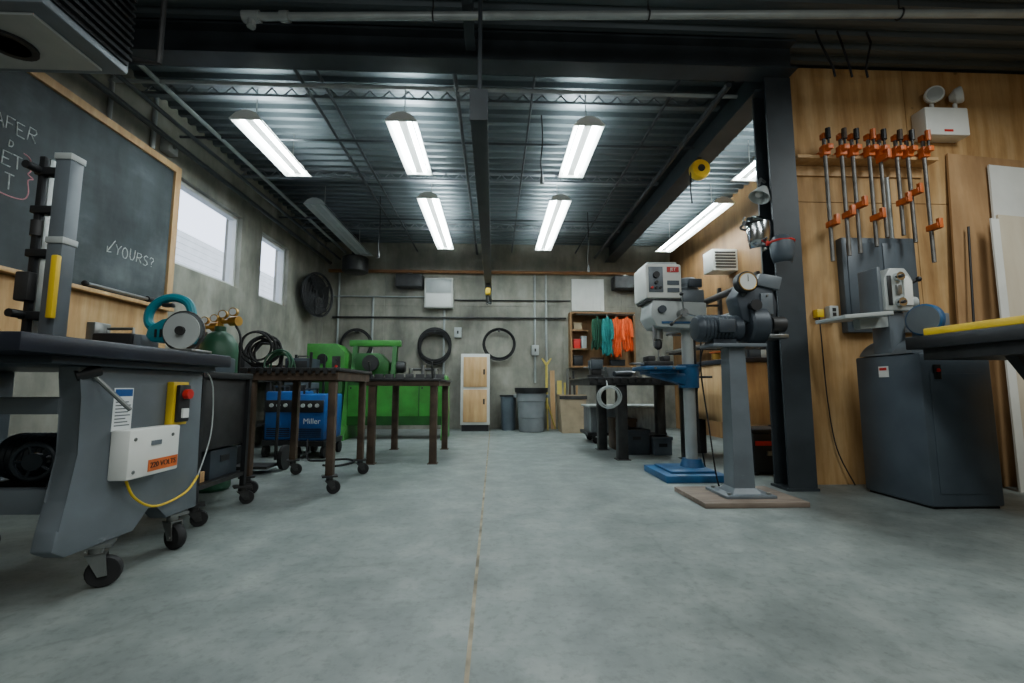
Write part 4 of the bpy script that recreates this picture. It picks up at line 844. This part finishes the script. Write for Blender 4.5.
for i,(x,y,a,h,m,lab) in enumerate(((1.3,8.22,.05,1.15,'steel','bright steel offcut sticking out of the tan bin, leftmost'),(1.4,8.36,.02,1.0,'rust','short rusty rod sticking out of the tan bin'),(1.5,8.25,-.04,1.12,'dsteel','dark bar sticking out of the tan bin'),(1.52,8.38,.03,.95,'wood','wooden stick sticking out of the tan bin'),(1.35,8.4,-.03,.9,'ycord','yellow stick sticking out of the tan bin'))):
    tag(MB().cyl((x,y,.02),(x+a,y,h),.02,n=8).build('offcut',m),lab,'offcut','offcuts in the tan bin')
t=thing('pipe_stand','yellow tripod pipe stand near the trash can','stand',(1.02,8.72,0))
MB().cyl((0,0,.4),(0,0,1.25),.025,n=12).build('post','ycord',t)
for k in range(3): a=k*2*PI/3+.5; MB().cyl((0,0,.55),(.2*math.cos(a),.2*math.sin(a),.012),.014,n=8).build('leg','ycord',t)
MB().prism([(-.1,1.37),(-.03,1.25),(.03,1.25),(.1,1.37),(.08,1.38),(0,1.29),(-.08,1.38)],'y',-.03,.03).build('head','ycord',t)
for x,h,m,lab in ((1.16,1.15,'wood','pale wooden plank leaning on the back wall behind the tan bin'),(1.3,.95,'ycord','yellowish plank leaning on the back wall behind the tan bin')):
    mb=MB(); mb.M=Matrix.Translation((x,8.84,.001))@Matrix.Rotation(-math.atan2(.1,h),4,'X'); mb.box(-.045,.045,0,.025,.004,h); tag(mb.build('leaning_plank',m),lab,'plank')
# hose coils
def coil(x,z,Rr,n,r,label):
    t=thing('hose_coil',label,'hose coil',(x,8.9,z),group='black hose coils on the back wall')
    mb=MB()
    for k in range(n):
        q=random.uniform(-.02,.02); mb.tube([((Rr+q)*math.cos(a),-.02+.03*math.sin(k*2.3),(Rr+q)*math.sin(a)-.01*k) for a in [2*PI*i/36 for i in range(36)]],r,7,True)
    mb.build('hose_loops','rubber',t); MB().cyl((0,.099,Rr-.05),(0,-.07,Rr-.05),.02,n=8).build('wall_hook','dsteel',t)
coil(-1.17,1.66,.3,9,.02,'thick black hose coil hung left of the supply cupboard')
coil(.1,1.68,.31,4,.016,'thin black hose coil hung above and right of the supply cupboard')
coil(-2.7,1.66,.29,4,.018,'black hose coil hung at the left above the green machine')
t=thing('wall_cabinet','white metal wall box high on the back wall','wall box',(-1.08,8.9,2.4),world=True)
MB().box(-1.38,-.82,8.82,8.999,2.38,2.98,.01).build('case','offwhite',t); MB().box(-1.35,-.85,8.81,8.8199,2.68,2.95,.003).build('upper_door','lgrey',t); MB().box(-1.35,-.85,8.81,8.8199,2.41,2.66,.003).build('lower_door','white',t)
mb=MB().box(1.58,2.24,8.975,8.999,2.36,3.02)
for k in range(9): mb.box(1.6+k*.07,1.63+k*.07,8.955,8.975,2.37,3.01)
tag(mb.build('ribbed_sheet','white'),'white ribbed panel high on the back wall','panel')
for x,lab in ((-1.68,'black loudspeaker box on the back wall left of the white box'),(2.66,'black loudspeaker box on the back wall near the drill press')):
    t=thing('loudspeaker',lab,'loudspeaker',(x,8.86,2.78)); MB().box(-.26,.26,-.12,.139,0,.26,.012).build('case','black',t); MB().box(-.24,.24,-.128,-.1201,.02,.24).build('grille','dsteel',t); MB().box(-.05,.05,.0,.139,.26,.3).build('bracket','steel',t)
# coverall rack and shelf
t=thing('locker_shelf','open wooden shelf unit on the back wall beside hanging coveralls','shelf',(1.85,8.85,1.2),world=True)
MB().box(1.5,1.54,8.76,8.999,1.2,2.3).build('side','plydark',t); MB().box(2.76,2.8,8.76,8.999,1.2,2.3).build('side','plydark',t); MB().box(1.54,2.76,8.98,8.999,1.2,2.3).build('back','plydark',t)
for z in (1.2,2.265): MB().box(1.541,2.759,8.76,8.979,z,z+.035).build('shelf_board','plydark',t)
for z in (1.55,1.92): MB().box(1.541,1.86,8.76,8.979,z,z+.03).build('shelf_board','plydark',t)
MB().box(1.56,2.74,8.56,8.76,2.24,2.262).build('rail_bracket','plydark',t); MB().cyl((1.6,8.6,2.225),(2.74,8.6,2.225),.015,n=8).build('hanging_rail','steel',t)
for x,y,z,w_,h,m,lab in ((1.64,8.87,1.5805,.07,.18,'red','red box on the middle board of the wooden shelf'),(1.78,8.87,1.5805,.05,.24,'lgrey','pale box on the middle board of the wooden shelf'),(1.66,8.87,1.2355,.09,.2,'black','black box on the bottom board of the wooden shelf'),(1.66,8.87,1.9505,.08,.14,'card','tan box on the top board of the wooden shelf'),(2.05,8.87,1.2355,.12,.16,'rust','brown box on the bottom board of the wooden shelf'),(2.45,8.87,1.2355,.14,.12,'dslate','dark slate box on the bottom board of the wooden shelf')):
    t=thing('storage_bin',lab,'box',(x,y,z)); MB().box(-w_,w_,-.08,.08,0,h,.008).build('body',m,t); MB().box(-w_-.004,w_+.004,-.084,.084,h-.03,h+.004,.004).build('lid',m,t)
def coverall(x,y,m,label,h=.8,w=.2):
    t=thing('coverall',label,'coverall',(x,y,2.18),group='coveralls hanging on the back wall')
    mb=MB(); nx,nz=16,14; F=[]; Bk=[]; ph=random.uniform(0,6)
    for j in range(nz+1):
        v=j/nz; ww=w*(.35+.65*min(1,v*5))*(1-.14*math.sin(PI*min(1,v*1.3))+.04*math.sin(v*7+ph))
        fr=[];bk=[]
        for i in range(nx+1):
            u=i/nx-.5; e=max(0,math.cos(PI*u))**.5
            fold=.026*math.sin(i*1.5+v*2.5+ph)*min(1,v*2); dx=.018*math.sin(v*4+ph)*v
            fr.append(mb.v((u*ww+dx,-(.055*e+.012)+fold,-h*v-.04*abs(u)*2*(1-v)-.03*v*math.sin(i*.8+ph)))); bk.append(mb.v((u*ww+dx,.05*e+.012+fold,-h*v-.04*abs(u)*2*(1-v)-.03*v*math.sin(i*.8+ph))))
        F.append(fr);Bk.append(bk)
    for j in range(nz):
        for i in range(nx):
            mb.f([F[j][i],F[j+1][i],F[j+1][i+1],F[j][i+1]]); mb.f([Bk[j][i],Bk[j][i+1],Bk[j+1][i+1],Bk[j+1][i]])
        mb.f([F[j][0],Bk[j][0],Bk[j+1][0],F[j+1][0]]); mb.f([F[j][nx],F[j+1][nx],Bk[j+1][nx],Bk[j][nx]])
    mb.f([q for q in F[0]]+[q for q in reversed(Bk[0])])
    mb.build('body',m,t)
    for s in (-1,1): MB().tube([(s*w*.3,0,-.05),(s*w*.4,-.02,-.18),(s*w*.42,-.04,-.34),(s*w*.36,-.06+.02*math.sin(ph),-.46-.04*math.sin(ph+s))],[.03,.036,.034,.03],10).build('sleeve',m,t)
    MB().tube([(0,0,-.01),(0,.0,.05),(0,-.02,.065)],.005,6).build('hanger_hook','steel',t)
    return t
coverall(2.0,8.61,'greencloth','dark green coverall at the left end of the hanging row',.62,.2)
coverall(2.19,8.57,'tealcloth','teal coverall hanging between the dark green and orange ones',.74,.21)
coverall(2.38,8.61,'orangecloth','orange coverall hanging next to the teal one',.76,.21)
coverall(2.57,8.57,'orangecloth','rightmost orange coverall in the hanging row',.66,.2)
